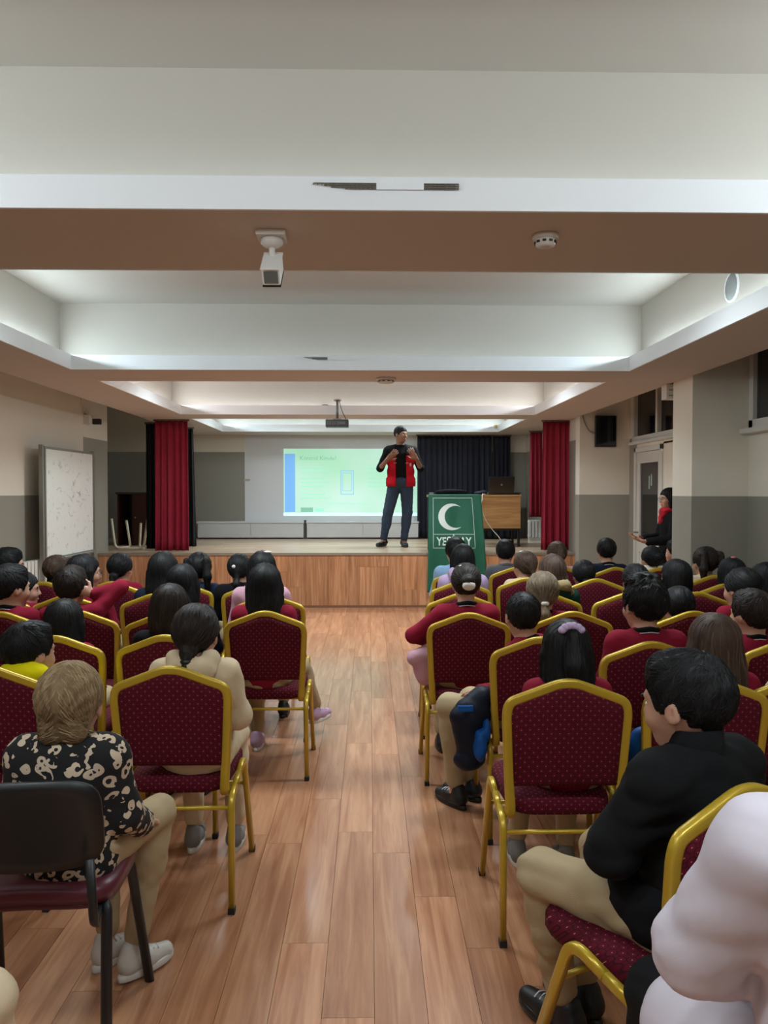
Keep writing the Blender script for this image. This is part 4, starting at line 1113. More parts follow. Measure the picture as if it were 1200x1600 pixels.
# ------------------------------------------------------------------ jackets
def jacket(label, prims, mat, h=.008, extra=None, amp=.006, loc=(0, 0, 0)):
    t = thing('jacket', label, 'jacket', loc)
    link('shell', build(prims, h, disp=folds(amp, 1.1, 2)), mat, t)
    if extra: extra(t)
    return t
a = at(732, 1090, 3.34); b1 = at(728, 1150, 3.34); c1 = at(742, 1185, 3.34)
BLU = cloth('blue_nylon', (18, 78, 150), .3, .5); NAVN = cloth('navy_nylon', (16, 24, 38), .3, .5)
def patch(t):
    p = at(728, 1107, 3.255); link('blue_tab', boxm(p.x-.035, p.x+.03, p.y-.006, p.y+.004, p.z-.012, p.z+.012, bev=.002), BLU, t)
    q = at(750, 1165, 3.30); link('blue_lining', build([(ell(q, (.03, .05, .07)), .02), (ell(at(760, 1140, 3.32), (.018, .04, .05)), .02)], .008, disp=folds(.006, 1.4, 3)), BLU, t)
jacket('navy jacket with a blue tab bundled beside the aisle chair', [(cap_(at(752, 1088, 3.38), at(728, 1120, 3.36), .05, .055), .05), (ell(at(736, 1125, 3.36), (.085, .055, .085)), .05), (ell(at(738, 1160, 3.36), (.075, .055, .08)), .05), (ell(at(732, 1188, 3.36), (.065, .05, .045)), .04)], NAVN, extra=patch)
jacket('pink jacket hanging from the lap of the girl in the aisle seat', [(cap_(at(690, 1012, 4.16), at(648, 1028, 4.12), .05, .042), .03), (ell(at(668, 1038, 4.16), (.08, .07, .07)), .04), (ell(at(665, 1055, 4.16), (.055, .06, .055)), .03)], PINKC)

jacket('bright blue jacket squeezed between the nearest right chair and the boy in black', [(ell(at(1003, 1165, 2.70), (.05, .05, .07)), .03), (ell(at(1000, 1195, 2.72), (.045, .05, .07)), .03)], BLU)
# ------------------------------------------------------------------ presenter on stage
PY = 11.25
pj = dict(pel=V(0, 0, .95), waist=V(0, 0, 1.10), chest=V(0, -.01, 1.30), nb=V(0, -.015, 1.475), head=V(0, .015, 1.635), M=rotm(.75, -.08, 0), S=1.36,
          sh=[V(-.185, -.01, 1.405), V(.185, -.01, 1.405)], el=[V(-.29, .0, 1.15), V(.30, .0, 1.15)], wr=[V(-.225, .18, 1.27), V(.20, .19, 1.27)],
          hd=[((.55, .15, .8), (0, -1, .2)), ((-.65, .15, .6), (0, -1, .2))], hip=[V(-.085, 0, .90), V(.09, 0, .90)], kn=[V(-.095, .04, .50), V(.185, .02, .50)],
          an=[V(-.05, -.03, .10), V(.25, -.06, .11)], toe=[.1, -.45], L=1.36, w=1.2)
def vest(t, j, out, Mw):
    base = torso_prims(j, .030, .03)+[(ell(j['pel']+V(0, 0, .0), (.19, .14, .12)), .03)]
    def cutv(zlo, zhi):
        def c(x, y, z):
            open_ = np.minimum(.075+.10*np.clip(z-1.3, 0, 1)*0-np.abs(x), y+.02)      # >0 inside the front opening
            neck = .075-np.sqrt(x*x+(y+.01)**2)+0*z
            neck = np.minimum(neck, z-1.36)
            arms_ = np.abs(x)-.215+0*y+0*z
            return np.maximum(np.maximum(np.maximum(open_, neck), np.maximum(zlo-z, z-zhi)), arms_)
        return c
    link('vest', build(base, .008, disp=folds(.003, 1, 1), cut=cutv(.885, 1.335)), RED, t)
    link('vest_yoke', build(base, .008, cut=cutv(1.335, 1.6)), BLACKC, t)
    for s in (-1, 1):
        link('reflective_strip', boxm(s*.085-.022*1, s*.085+.022, .118, .128, 1.22, 1.226), TRIMW, t)
    link('emblem', boxm(-.150, -.125, .095, .118, 1.18, 1.22, bev=.004), TRIMW, t)
    link('badge', boxm(.085, .13, .115, .13, 1.27, 1.285), TRIMW, t)
pp = at(626, 855, PY)
figure('man in a red vest, black shirt and jeans speaking on the stage', (pp.x, PY, SH), PI, pj, 'crop', 'black', BLACKC, cloth('faded_jeans', (56, 68, 86)), 'black', SKIN2, hs=1.12, h=.0075, collar='plain', sleeve=.02, g=.014, extra=vest, tops='shirt', zcut=.91)
# woman behind the column
wj = dict(pel=V(0, 0, .86), waist=V(0, 0, 1.0), chest=V(0, -.01, 1.17), nb=V(0, -.01, 1.31), head=V(0, .03, 1.445), M=rotm(.1, -.05, 0), S=1.25,
          sh=[V(-.16, -.01, 1.27), V(.16, -.01, 1.27)], el=[V(-.19, .06, 1.03), V(.19, .05, 1.03)], wr=[V(-.10, .28, 1.00), V(.06, .27, 1.02)],
          hd=[((.1, 1, .15), (0, 0, 1)), ((-.1, 1, .2), (0, 0, 1))], hip=[V(-.08, 0, .82), V(.08, 0, .82)], kn=[V(-.09, .02, .46), V(.09, .02, .46)],
          an=[V(-.09, 0, .10), V(.09, 0, .10)], toe=[.1, -.1], L=1.1)
def scarf(t, j, out, Mw):
    c = j['nb']
    P = [(ell(c+V(0, .02, .02), (.095, .10, .045)), .03), (cap_(c+V(0, .09, .0), c+V(.01, .11, -.10), .05, .035), .03)]
    link('scarf', build(P, .008, disp=folds(.008, 1.6, 1)), plain('red_scarf', (178, 24, 40), .9, var=.35, vscale=30, bump=.4, bscale=200), t)
    glasses(t, j, out, Mw)
wp = at(1049, 800, 8.1)
figure('woman in black with a red scarf and glasses standing by the door', (wp.x, 8.1, 0), PI/2, wj, 'bob', 'black', BLACKC, BLACKC, 'black', SKIN, hs=1.02, h=.008, collar=None, g=.02, extra=scarf, tops='coat')

# ------------------------------------------------------------------ curtains
def curtain(name, label, pts, z0, z1, folds_n, amp, mat, flare=1.0, heading=True, group=None):
    """pts: (x0,y0)-(x1,y1) at the top; folds become deeper downwards"""
    (x0, y0), (x1, y1) = pts; t = thing(name, label, 'curtain', ((x0+x1)/2, (y0+y1)/2, z0), 0, group)
    cxm, cym = (x0+x1)/2, (y0+y1)/2; L = math.hypot(x1-x0, y1-y0); nx_, ny_ = -(y1-y0)/L, (x1-x0)/L
    rn = random.Random(len(label)); ph = [rn.random()*6 for _ in range(4)]
    n = folds_n*10; m = 14; bm = bmesh.new(); F0, B0 = [], []
    for i in range(m+1):
        v = i/m; z = (z1-z0)*v; rf, rb = [], []
        for k in range(n+1):
            u = k/n; s = 1+(flare-1)*(1-v); A = amp*(.35+.65*(1-v))
            w_ = math.sin(u*folds_n*2*PI+ph[0]+.5*math.sin(u*9+ph[1]))*A+.35*A*math.sin(u*folds_n*4.3*PI+ph[2])
            x = x0+(x1-x0)*u; y = y0+(y1-y0)*u
            x = (x-cxm)*s; y = (y-cym)*s
            rf.append(bm.verts.new((x+nx_*(w_-.004), y+ny_*(w_-.004), z))); rb.append(bm.verts.new((x+nx_*(w_+.004), y+ny_*(w_+.004), z)))
        F0.append(rf); B0.append(rb)
    for G, fl in ((F0, 0), (B0, 1)):
        for i in range(m):
            for k in range(n):
                q = (G[i][k], G[i][k+1], G[i+1][k+1], G[i+1][k]); bm.faces.new(q[::-1] if fl else q)
    for k in range(n): bm.faces.new((F0[0][k], B0[0][k], B0[0][k+1], F0[0][k+1])); bm.faces.new((F0[m][k], F0[m][k+1], B0[m][k+1], B0[m][k]))
    for i in range(m): bm.faces.new((F0[i][0], F0[i+1][0], B0[i+1][0], B0[i][0])); bm.faces.new((F0[i][n], B0[i][n], B0[i+1][n], F0[i+1][n]))
    link('drape', fin(bm, True), mat, t)
    if heading:
        bm = bmesh.new(); dx, dy = (x1-x0)/2, (y1-y0)/2
        q = [(-dx+nx_*s_, -dy+ny_*s_) for s_ in (-.0,)]
        tube(bm, [(-dx-.02, -dy, z1-z0+.008), (dx+.02, dy, z1-z0+.008)], .008, .014, seg=8, up=Vector((0, 0, 1))); link('rail', fin(bm, True), plain('rail', (96, 90, 84), .5), t)
    return t
CM_ = plain('maroon_velvet', (140, 6, 40), .75, bump=.15, bscale=300, var=.08); CN_ = plain('navy_velvet', (16, 20, 36), .8, bump=.15, bscale=300, var=.1); CK_ = plain('black_velvet', (10, 11, 15), .85)
def X(px, Y): return at(px, 768, Y).x
curtain('stage_curtain', 'maroon stage curtain hanging at the left of the stage', ((X(243, 10.42), 10.42), (X(294, 10.42), 10.42)), SH+.012, 2.48, 5, .030, CM_, 1.04, group=None)
curtain('stage_curtain', 'black curtain hanging left of the maroon stage curtain', ((X(229, 10.75), 10.75), (X(250, 10.75), 10.75)), SH+.012, 2.47, 3, .03, CK_)
curtain('stage_curtain', 'black curtain just right of the left maroon curtain, widening downwards', ((X(287, 11.2), 11.2), (X(302, 11.2), 11.2)), SH+.012, 2.44, 3, .03, CK_, 1.5)
curtain('stage_curtain', 'long maroon stage curtain hanging at the right of the stage', ((X(848, 10.42), 10.42), (X(894, 10.42), 10.42)), SH+.012, 2.48, 5, .034, CM_, 1.08)
curtain('window_curtain', 'shorter maroon curtain above the radiator, right end of the stage', ((X(828, 12.0), 12.0), (X(847, 12.0), 12.0)), 1.13, 2.46, 3, .03, CM_, 1.12)
curtain('backdrop_curtain', 'wide navy curtain on the back wall beside the projected picture', ((X(652, 13.12), 13.12), (X(768, 13.12), 13.12)), SH+.02, 2.48, 14, .035, CN_, 1.0)
curtain('backdrop_curtain', 'narrow navy curtain strip above the laptop', ((X(770, 13.16), 13.16), (X(797, 13.16), 13.16)), 1.6, 2.48, 4, .03, CN_, 1.0)
curtain('backdrop_curtain', 'dark lower curtain behind the wooden desk', ((X(742, 13.05), 13.0), (X(812, 13.0), 13.0)), SH+.012, 1.5, 7, .02, CK_, 1.0)

# ------------------------------------------------------------------ back wall furniture
s0 = at(443, 701, YB-.02); s1 = at(690, 806, YB-.02)
scr = thing('projected_slide', 'green tinted projected slide with a phone drawing on the back wall', 'projection', ((s0.x+s1.x)/2, YB-.010, (s0.z+s1.z)/2))
SWd, SHt = s1.x-s0.x, s0.z-s1.z
def slidemat():
    m, nt, b = nodes('slide_light')
    tc = N(nt, 'ShaderNodeTexCoord'); nz = N(nt, 'ShaderNodeTexNoise', i_Scale=1.1, i_Detail=1.0); nt.links.new(tc.outputs['Object'], nz.inputs['Vector'])
    cr = N(nt, 'ShaderNodeValToRGB'); cr.color_ramp.elements[0].color = S((150, 222, 178)); cr.color_ramp.elements[1].color = S((196, 238, 222))
    cr.color_ramp.elements[0].position = .35; cr.color_ramp.elements[1].position = .65
    nt.links.new(nz.outputs['Fac'], cr.inputs[0]); nt.links.new(cr.outputs[0], b.inputs['Emission Color']); b.inputs['Emission Strength'].default_value = .66
    b.inputs['Base Color'].default_value = (.4, .5, .45, 1); return m
def rel(px, py): p = at(px, py, YB-.02); return (p.x-scr.location.x, p.z-scr.location.z)
def spanel(nm, px0, py0, px1, py1, m, d):
    a0 = rel(px0, py1); a1 = rel(px1, py0); return link(nm, boxm(a0[0], a1[0], -d, -d+.0016, a0[1], a1[1]), m, scr)
link('slide_background', boxm(-SWd/2, SWd/2, 0, .003, -SHt/2, SHt/2), slidemat(), scr)
spanel('side_bar', 445, 709, 461, 800, emis('slide_blue', (108, 160, 214), .8), .0018)
spanel('bottom_band', 443, 801, 690, 806, emis('slide_white', (190, 232, 232), .95), .0018)
SG = emis('slide_grey', (116, 168, 146), .8); SG2 = emis('slide_faint', (142, 204, 180), .88)
tm = text_mesh('Kontrol Kimde?', .098); o = link('slide_title', tm, SG, scr); o['kind'] = 'stuff'; tx = rel(497, 716); o.location = (tx[0], -.0025, tx[1]); o.rotation_euler = (PI/2, 0, 0)
bm = bmesh.new(); rn = random.Random(8)
for py_ in (732, 738, 748, 754, 760, 772, 778):
    a0 = rel(470, py_+.7); a1 = rel(505+rn.random()*12, py_-.7); box(bm, a0[0], a1[0], -.0034, -.0018, a0[1], a1[1])
    if py_ < 765: a0 = rel(574, py_+.7); a1 = rel(612, py_-.7); box(bm, a0[0], a1[0], -.0034, -.0018, a0[1], a1[1])
a0 = rel(512, 787.6); a1 = rel(575, 786.4); box(bm, a0[0], a1[0], -.0034, -.0018, a0[1], a1[1])
link('slide_text_lines', fin(bm), SG2, scr)
bm = bmesh.new()
for (x0, y0, x1, y1) in ((532, 735, 533.4, 773), (551.5, 735, 553, 773), (532, 735, 553, 736.4), (532, 771.6, 553, 773), (535, 739, 536, 767), (549, 739, 550, 767), (535, 738.6, 550, 739.6), (535, 766.4, 550, 767.4)):
    a0 = rel(x0, y1); a1 = rel(x1, y0); box(bm, a0[0], a1[0], -.0034, -.0018, a0[1], a1[1])
link('phone_outline', fin(bm), emis('slide_phone', (130, 176, 196), .85), scr)
spanel('logo_block', 470, 793, 489, 800, SG, .002); spanel('logo_text', 492, 794, 506, 799, SG2, .002)
# low white cabinets under the slide
lab = ['left', 'right']
for i, (p0, p1) in enumerate(((308, 474), (479, 655))):
    x0, x1 = X(p0, 13.1), X(p1, 13.1)
    t = thing('low_cabinet', ['long low white cabinet at the foot of the back wall, left of the dark gap', 'long low white cabinet below the projected slide, right of the dark gap'][i], 'cabinet', ((x0+x1)/2, 13.18, SH))
    hw = (x1-x0)/2
    link('body', boxm(-hw, hw, -.07, .10, .02, .27, bev=.003), plain('cabinet_grey', (196, 196, 196), .5), t)
    link('top_board', boxm(-hw-.01, hw+.01, -.09, .10, .271, .30, bev=.003), plain('cabinet_top', (206, 206, 206), .4), t)
    link('plinth', boxm(-hw+.02, hw-.02, -.05, .09, 0, .02), BLK, t)
    link('front_panel', boxm(-hw+.01, -.005, -.082, -.0705, .03, .262, bev=.002), plain('cabinet_grey', (196, 196, 196), .5), t)
    link('front_panel', boxm(.005, hw-.01, -.082, -.0705, .03, .262, bev=.002), plain('cabinet_grey', (196, 196, 196), .5), t)
g = X(476.5, 13.15); tag(link('post', boxm(g-.02, g+.02, 13.12, 13.2, SH, SH+.32, bev=.003), plain('dark_post', (60, 58, 56), .6)), 'short dark post between the two low white cabinets', 'post')
p = at(386, 750, YB-.01); tag(link('wall_socket', boxm(p.x-.05, p.x+.05, YB-.014, YB-.0065, p.z-.02, p.z+.02, bev=.002), plain('socket', (176, 168, 156), .5)), 'small flat socket plate beside the grey wall panel', 'socket')

# ------------------------------------------------------------------ desk, laptop, flag table, flag
OAK = woodmat('oak_veneer', (176, 130, 80), (200, 152, 98), (214, 170, 116), .4, 'X')
def desk(label, x0, x1, y0, y1, zlow):
    t = thing('desk', label, 'table', ((x0+x1)/2, (y0+y1)/2, SH)); hx, hy = (x1-x0)/2, (y1-y0)/2
    link('tabletop', boxm(-hx, hx, -hy, hy, .735, .76, bev=.003), OAK, t)
    link('modesty_panel', boxm(-hx+.01, hx-.01, -hy+.02, -hy+.038, zlow, .733, bev=.002), OAK, t)
    bm = bmesh.new(); box(bm, -hx+.03, hx-.03, -hy+.02, -hy+.04, zlow-.035, zlow-.003); link('lower_rail', fin(bm), BLK, t)
    for sx in (-1, 1):
        for sy in (-1, 1): link('leg', boxm(sx*(hx-.03)-.018, sx*(hx-.03)+.018, sy*(hy-.06)-.018, sy*(hy-.06)+.018, 0, .734, bev=.003), BLK, t)
    return t
DYY = 11.2
desk('oak desk with a black laptop on it beside the green flag', X(748, DYY), X(815, DYY), DYY, DYY+.6, .27)
tx0, tx1 = X(669, 10.2), X(751, 10.2)
desk('table at the stage edge under the green flag', tx0+.02, tx1-.02, 10.2, 10.75, .25)
lp = thing('laptop', 'open black laptop seen from behind on the oak desk', 'laptop', (X(783, 11.45), 11.45, SH+.76))
link('base', boxm(-.19, .19, -.0, .25, 0, .018, bev=.003), BLK, lp)
o = link('screen_lid', boxm(-.19, .19, -.006, .006, 0, .26, bev=.003), BLK, lp, (0, -.005, .015), (R(12), 0, 0)); 
bm = bmesh.new(); bmesh.ops.create_circle(bm, cap_ends=True, segments=20, radius=.016); link('lid_logo', fin(bm), GREY, o, (0, -.0065, .14), (PI/2, 0, 0))
P = [(ell((0, 0, .03), (.10, .08, .03)), .02), (ell((.05, .02, .045), (.05, .05, .03)), .02)]
tag(link('folded_cloth', build(P, .01, disp=folds(.005, 1, 1)), NAVN, None, (X(752, 11.35), 11.4, SH+.758)), 'dark crumpled cloth lying left of the laptop', 'cloth')
P = [(cap_((-.19, 0, .03), (.19, 0, .03), .03, .03), .03), (ell((0, .03, .045), (.17, .08, .03)), .03)]
tag(link('black_bag', build(P, .01, disp=folds(.003, 1, 1)), BLACKC, None, (X(706, 10.4), 10.42, SH+.765)), 'flat black bag lying on top of the green flag table', 'bag')
m_ = bmesh.new(); tube(m_, [(-.03, 0, .02), (.0, 0, .03), (.03, 0, .02)], .014); tag(link('white_box', boxm(-.03, .03, -.02, .02, 0, .03, bev=.004), GREY, None, (X(674, 10.3), 10.3, SH+.768)), 'small grey box at the left corner of the green flag table', 'box')
# cable from the desk to the stage floor
pts = [at(754, 779, 11.16), at(752, 786, 11.14), at(753, 798, 11.13), at(760, 815, 11.12), at(771, 830, 11.1), at(780, 839, 11.05)]; pts.append(Vector((pts[-1].x+.06, 11.0, SH+.008)))
q = at(762, 772, 11.3); bm = bmesh.new(); tube(bm, fillet([Vector((q.x, 11.42, SH+.768)), Vector((pts[0].x, 11.2, SH+.775))]+pts, .05, 4), .006, seg=6)
tag(link('cable', fin(bm, True), WHT), 'white cable drooping from the oak desk to the stage floor', 'cable')
# the flag, draped over the front edge
fl = thing('flag', 'green flag with white crescent draped over the table at the stage edge', 'flag', ((tx0+tx1)/2, 10.05, 0))
GRN = plain('green_flag_cloth', (16, 88, 66), .7, bump=.1, bscale=300, var=.06)
FW = tx1-tx0; zt = SH+.768
def fpos(u, v):
    """u -0.5..0.5 across, v metres along the drape from the table top"""
    wob = .012*math.sin(u*9+v*2.2)+.008*math.sin(u*17+1)
    if v < .35: return Vector((u*FW*.98, .485-v, zt))
    if v < .42:
        a_ = (v-.35)/.07*PI/2; return Vector((u*FW*.985, .135-.02*math.sin(a_), zt-.02*(1-math.cos(a_))))
    d = v-.42; sp = 1+.11*d; return Vector((u*FW*sp+.02*d, .115-.115*min(1, d/.6)+wob*min(1, d*3), zt-.02-d))
def sheet(us, vs, off, mat, nm, th=.004):
    bm = bmesh.new(); A, B = [], []
    for v in vs:
        ra, rb = [], []
        for u in us:
            p = fpos(u, v); e = 1e-3; du = fpos(u+e, v)-fpos(u-e, v); dv = fpos(u, v+e)-fpos(u, v-e); n_ = dv.cross(du).normalized()
            if n_.z < -.5: n_ = -n_
            if n_.y > .3: n_ = -n_
            ra.append(bm.verts.new(p+n_*(off+th))); rb.append(bm.verts.new(p+n_*off))
        A.append(ra); B.append(rb)
    nu, nv = len(us), len(vs)
    for i in range(nv-1):
        for k in range(nu-1): bm.faces.new((A[i][k], A[i][k+1], A[i+1][k+1], A[i+1][k])); bm.faces.new((B[i][k], B[i+1][k], B[i+1][k+1], B[i][k+1]))
    for i in range(nv-1): bm.faces.new((A[i][0], A[i+1][0], B[i+1][0], B[i][0])); bm.faces.new((A[i][-1], B[i][-1], B[i+1][-1], A[i+1][-1]))
    for k in range(nu-1): bm.faces.new((A[0][k], B[0][k], B[0][k+1], A[0][k+1])); bm.faces.new((A[-1][k], A[-1][k+1], B[-1][k+1], B[-1][k]))
    bmesh.ops.recalc_face_normals(bm, faces=bm.faces); return link(nm, fin(bm, True), mat, fl)
lin = lambda a_, b_, n_: [a_+(b_-a_)*i/n_ for i in range(n_+1)]
sheet(lin(-.5, .5, 40), [0, .1, .2, .3]+lin(.35, .42, 6)+lin(.44, 1.68, 50), 0, GRN, 'cloth')
FWH = plain('flag_white', (214, 222, 218), .7)
def vy(py): return .42+((zt-.02)-at(710, py, 10.0).z)
def uy(px): return (X(px, 10.0)-fl.location.x)/FW
v0, v1, v2 = vy(778), vy(835), vy(857); u0, u1 = uy(678), uy(740); e = .008
for (ua, ub, va, vb) in ((u0, u0+e, v0, v2), (u1-e, u1, v0, v2), (u0, u1, v0, v0+e*.8), (u0, u1, v1, v1+e*.8), (u0, u1, v2-e*.8, v2)):
    sheet(lin(ua, ub, max(1, int((ub-ua)*30))), lin(va, vb, max(1, int((vb-va)*30))), .0042, FWH, 'border_line', .0012)
def decal(me, nm, cu, cv, mat):
    """wrap flat geometry (x right, y up, metres) onto the cloth"""
    for v in me.vertices:
        u_ = cu+v.co.x/FW; v_ = cv-v.co.y; v.co = fpos(u_, v_)+Vector((0, -.0055-.001*(v.co.z > 0), 0))
    return link(nm, me, mat, fl)
bm = bmesh.new(); Ro, Ri, off = .175, .145, .052; n = 40; op = R(40)
# crescent opening to the right: outer arc minus shifted inner disc
def ipt(t_):
    a_ = op+(2*PI-2*op)*t_
    return a_
import cmath
xi = (Ro*Ro-Ri*Ri+off*off)/(2*off); th_o = math.acos(max(-1, min(1, xi/Ro))); th_i = math.acos(max(-1, min(1, (xi-off)/Ri)))
oo, ii = [], []
for k in range(n+1):
    a_ = th_o+(2*PI-2*th_o)*k/n; oo.append((Ro*math.cos(a_), Ro*math.sin(a_)))
    a_ = th_i+(2*PI-2*th_i)*k/n; ii.append((off+Ri*math.cos(a_), Ri*math.sin(a_)))
A = [bm.verts.new((x, y, 0)) for x, y in oo]; B = [bm.verts.new(((x+q[0])/2, (y+q[1])/2, 0)) for (x, y), q in zip(oo, ii)]; C_ = [bm.verts.new((x, y, 0)) for x, y in ii]
for k in range(n):
    bm.faces.new((A[k], A[k+1], B[k+1], B[k])); bm.faces.new((B[k], B[k+1], C_[k+1], C_[k]))
bmesh.ops.remove_doubles(bm, verts=bm.verts, dist=1e-5)
decal(fin(bm), 'crescent', (X(707, 10.0)-fl.location.x)/FW, vy(808), FWH)
tm = text_mesh('YEŞİLAY', .15, .0003, .003)
tw_ = max(v.co.x for v in tm.vertices)-min(v.co.x for v in tm.vertices)
for v in tm.vertices: v.co.x *= (u1-u0)*FW*.84/tw_
decal(tm, 'flag_lettering', (u0+u1)/2, vy(847), FWH)

# ------------------------------------------------------------------ left side: whiteboard, radiator, cabinet, chair frame
w0, w1 = at(67, 697, 8.04), at(144, 710, 9.40)
wb = thing('whiteboard', 'tall white board on a grey metal stand against the left wall', 'whiteboard', ((w0.x+w1.x)/2, (w0.y+w1.y)/2, 0), math.atan2(w1.y-w0.y, w1.x-w0.x))
L = math.hypot(w1.x-w0.x, w1.y-w0.y)/2; zl, zh = .80, w0.z
ALU = plain('aluminium', (150, 148, 142), .4, metal=.6)
def boardmat():
    m, nt, b = nodes('whiteboard_face'); tc = N(nt, 'ShaderNodeTexCoord')
    n1 = N(nt, 'ShaderNodeTexNoise', i_Scale=9.0, i_Detail=8.0, i_Roughness=.75); nt.links.new(tc.outputs['Object'], n1.inputs['Vector'])
    cr = N(nt, 'ShaderNodeValToRGB'); cr.color_ramp.elements[0].position = .36; cr.color_ramp.elements[0].color = S((196, 194, 188)); cr.color_ramp.elements[1].position = .44; cr.color_ramp.elements[1].color = S((234, 235, 230))
    nt.links.new(n1.outputs['Fac'], cr.inputs[0]); nt.links.new(cr.outputs[0], b.inputs['Base Color']); b.inputs['Roughness'].default_value = .22; return m
link('writing_surface', boxm(-L+.02, L-.02, -.012, .006, zl+.02, zh-.02), boardmat(), wb)
for a_ in ((-L, -L+.03, -.02, .012, zl, zh), (L-.03, L, -.02, .012, zl, zh), (-L+.03, L-.03, -.02, .012, zl, zl+.03), (-L+.03, L-.03, -.02, .012, zh-.025, zh)):
    link('frame_rail', boxm(*a_, bev=.003), ALU, wb)
link('pen_tray', boxm(-L+.1, L-.1, -.075, -.02, zl, zl+.02, bev=.004), ALU, wb)
for s in (-1, 1):
    link('post', boxm(s*(L+.02)-.02, s*(L+.02)+.02, -.012, .03, .06, zh+.015, bev=.004), ALU, wb)
    link('foot', boxm(s*(L+.02)-.02, s*(L+.02)+.02, -.26, .06, .02, .06, bev=.004), ALU, wb)
# scribbles left on the board
bm = bmesh.new(); rn = random.Random(5)
for k in range(15):
    x = rn.uniform(-.4, .5); z = rn.uniform(zl+.2, zl+.72) if k > 5 else rn.uniform(zl+.7, zl+.95); p = Vector((x, -.0135, z)); pts = [p]
    for q in range(6): p = p+Vector((.02, 0, rn.uniform(-.022, .022))); pts.append(p)
    tube(bm, pts, .0012, seg=4)
o = link('faint_marks', fin(bm), plain('faded_marker', (176, 164, 168), .6), wb); o['kind'] = 'stuff'
rd = thing('radiator', 'white ribbed radiator on the left wall behind the far left children', 'radiator', (XL+.075, 7.9, .12))
for k in range(14): link('fin', boxm(-.035, .045, -.62+k*.082, -.562+k*.082, .03, .70, bev=.008), WHT, rd)
bm = bmesh.new(); tube(bm, [(0, -.64, .08), (0, .58, .08)], .016); tube(bm, [(0, -.64, .64), (0, .58, .64)], .016); link('header_pipe', fin(bm, True), WHT, rd)
for k in (-1, 1): link('bracket', boxm(-.07, -.03, k*.4-.015, k*.4+.015, .3, .34), WHT, rd)
# cabinet and upturned chair frame on the stage
CB = plain('brown_cabinet', (66, 34, 26), .5, var=.1); x0, x1 = X(183, 11.6), X(234, 11.6)
t = thing('stage_cabinet', 'dark brown cabinet with an open black bay behind the left curtain', 'cabinet', ((x0+x1)/2, 11.85, SH)); hw = (x1-x0)/2
link('side_panel', boxm(-hw, -hw+.02, -.25, .25, 0, .77), CB, t); link('side_panel', boxm(hw-.02, hw, -.25, .25, 0, .77), CB, t)
link('top', boxm(-hw-.02, hw+.02, -.27, .25, .77, .80, bev=.003), plain('cabinet_top_dark', (70, 60, 52), .5), t)
link('back_panel', boxm(-hw+.02, hw-.02, .23, .25, 0, .77), CAP, t); link('divider', boxm(-.03, -.01, -.25, .23, 0, .77), CB, t)
link('shelf', boxm(-hw+.02, -.03, -.2, .23, .38, .40), CAP, t); dr = link('door', boxm(-.008, hw-.004, -.27, -.252, .01, .765, bev=.002), CB, t); link('knob', BALL, GREY, dr, (.03, -.28, .42)).scale = (.012, .012, .012)
t = thing('cantilever_chair_frame', 'cream tubular chair frame standing on the stage before the brown cabinet', 'chair frame', (X(200, 10.8), 10.85, SH))
CRT = plain('cream_tube', (226, 212, 186), .4, var=.03)
bm = bmesh.new(); tube(bm, fillet([(-.25, .0, .43), (-.20, .0, .012), (.21, -.05, .012), (.27, -.05, .43)], .08, 6), .017, seg=8); link('front_loop', fin(bm, True), CRT, t)
bm = bmesh.new(); tube(bm, fillet([(-.08, .12, .40), (-.05, .2, .02), (-.18, .02, .014)], .05, 6), .017, seg=8); link('rear_tube', fin(bm, True), CRT, t)
bm = bmesh.new(); tube(bm, fillet([(.10, .2, .36), (.08, .2, .02), (.2, -.03, .014)], .05, 6), .017, seg=8); link('rear_tube', fin(bm, True), CRT, t)
# emergency lamp and cable bracket high on the left wall
p = at(153, 661, 9.9); t = thing('emergency_lamp', 'small black lamp on a white bracket high on the left wall', 'lamp', (XL, 9.75, p.z))
link('bracket', boxm(0, .08, -.12, .02, -.04, .08, bev=.01), WHT, t); link('lamp_head', boxm(.07, .17, -.03, .05, -.03, .04, bev=.008), BLK, t)
bm = bmesh.new(); tube(bm, fillet([(.012, -.22, .6), (.012, -.22, .25), (.012, -.12, .14), (.03, -.06, .08)], .05), .006, seg=6); link('cable', fin(bm, True), WHT, t)

# ------------------------------------------------------------------ right side: wall screen, box, radiator
p = at(946, 674, 9.86)
t = thing('wall_screen', 'black flat screen mounted on the wall left of the white door', 'screen', (p.x, 9.86, p.z))
link('casing', boxm(-.135, .135, -.03, .02, -.20, .20, bev=.006), BLK, t); link('display', boxm(-.12, .12, -.033, -.0305, -.185, .185), GLASS, t)
link('mount', boxm(-.05, .05, .02, .04, -.06, .06), GREY, t)
bm = bmesh.new(); tube(bm, fillet([(-.3, .03, .26), (-.26, .03, .1), (-.2, .03, .0), (-.12, .015, -.03)], .08), .006, seg=6); link('cable', fin(bm, True), GREY, t)
p = at(1044, 602, 6.95)
t = thing('junction_box', 'white box fixed under the ceiling edge beside the pillar', 'box', (2.71+.055-.03, 6.95, ZS-.085)); link('body', boxm(-.06, .055, -.06, .06, -.05, .084, bev=.006), WHT, t)
for k in (-1, 1): link('vent_slot', boxm(-.04, .04, -.0615, -.0602, k*.025, k*.025+.008), GREY, t)
rd = thing('radiator', 'white radiator on stage below the short maroon curtain', 'radiator', (X(836, 12.1), 12.12, SH+.06))
for k in range(4): link('fin', boxm(-.10+k*.052, -.06+k*.052, -.04, .04, .02, .30, bev=.008), WHT, rd)
bm = bmesh.new(); tube(bm, [(-.11, 0, .05), (.11, 0, .05)], .014); tube(bm, [(-.11, 0, .27), (.11, 0, .27)], .014); link('header_pipe', fin(bm, True), WHT, rd)
link('foot', boxm(-.1, .1, -.02, .02, -.06, .025), WHT, rd)

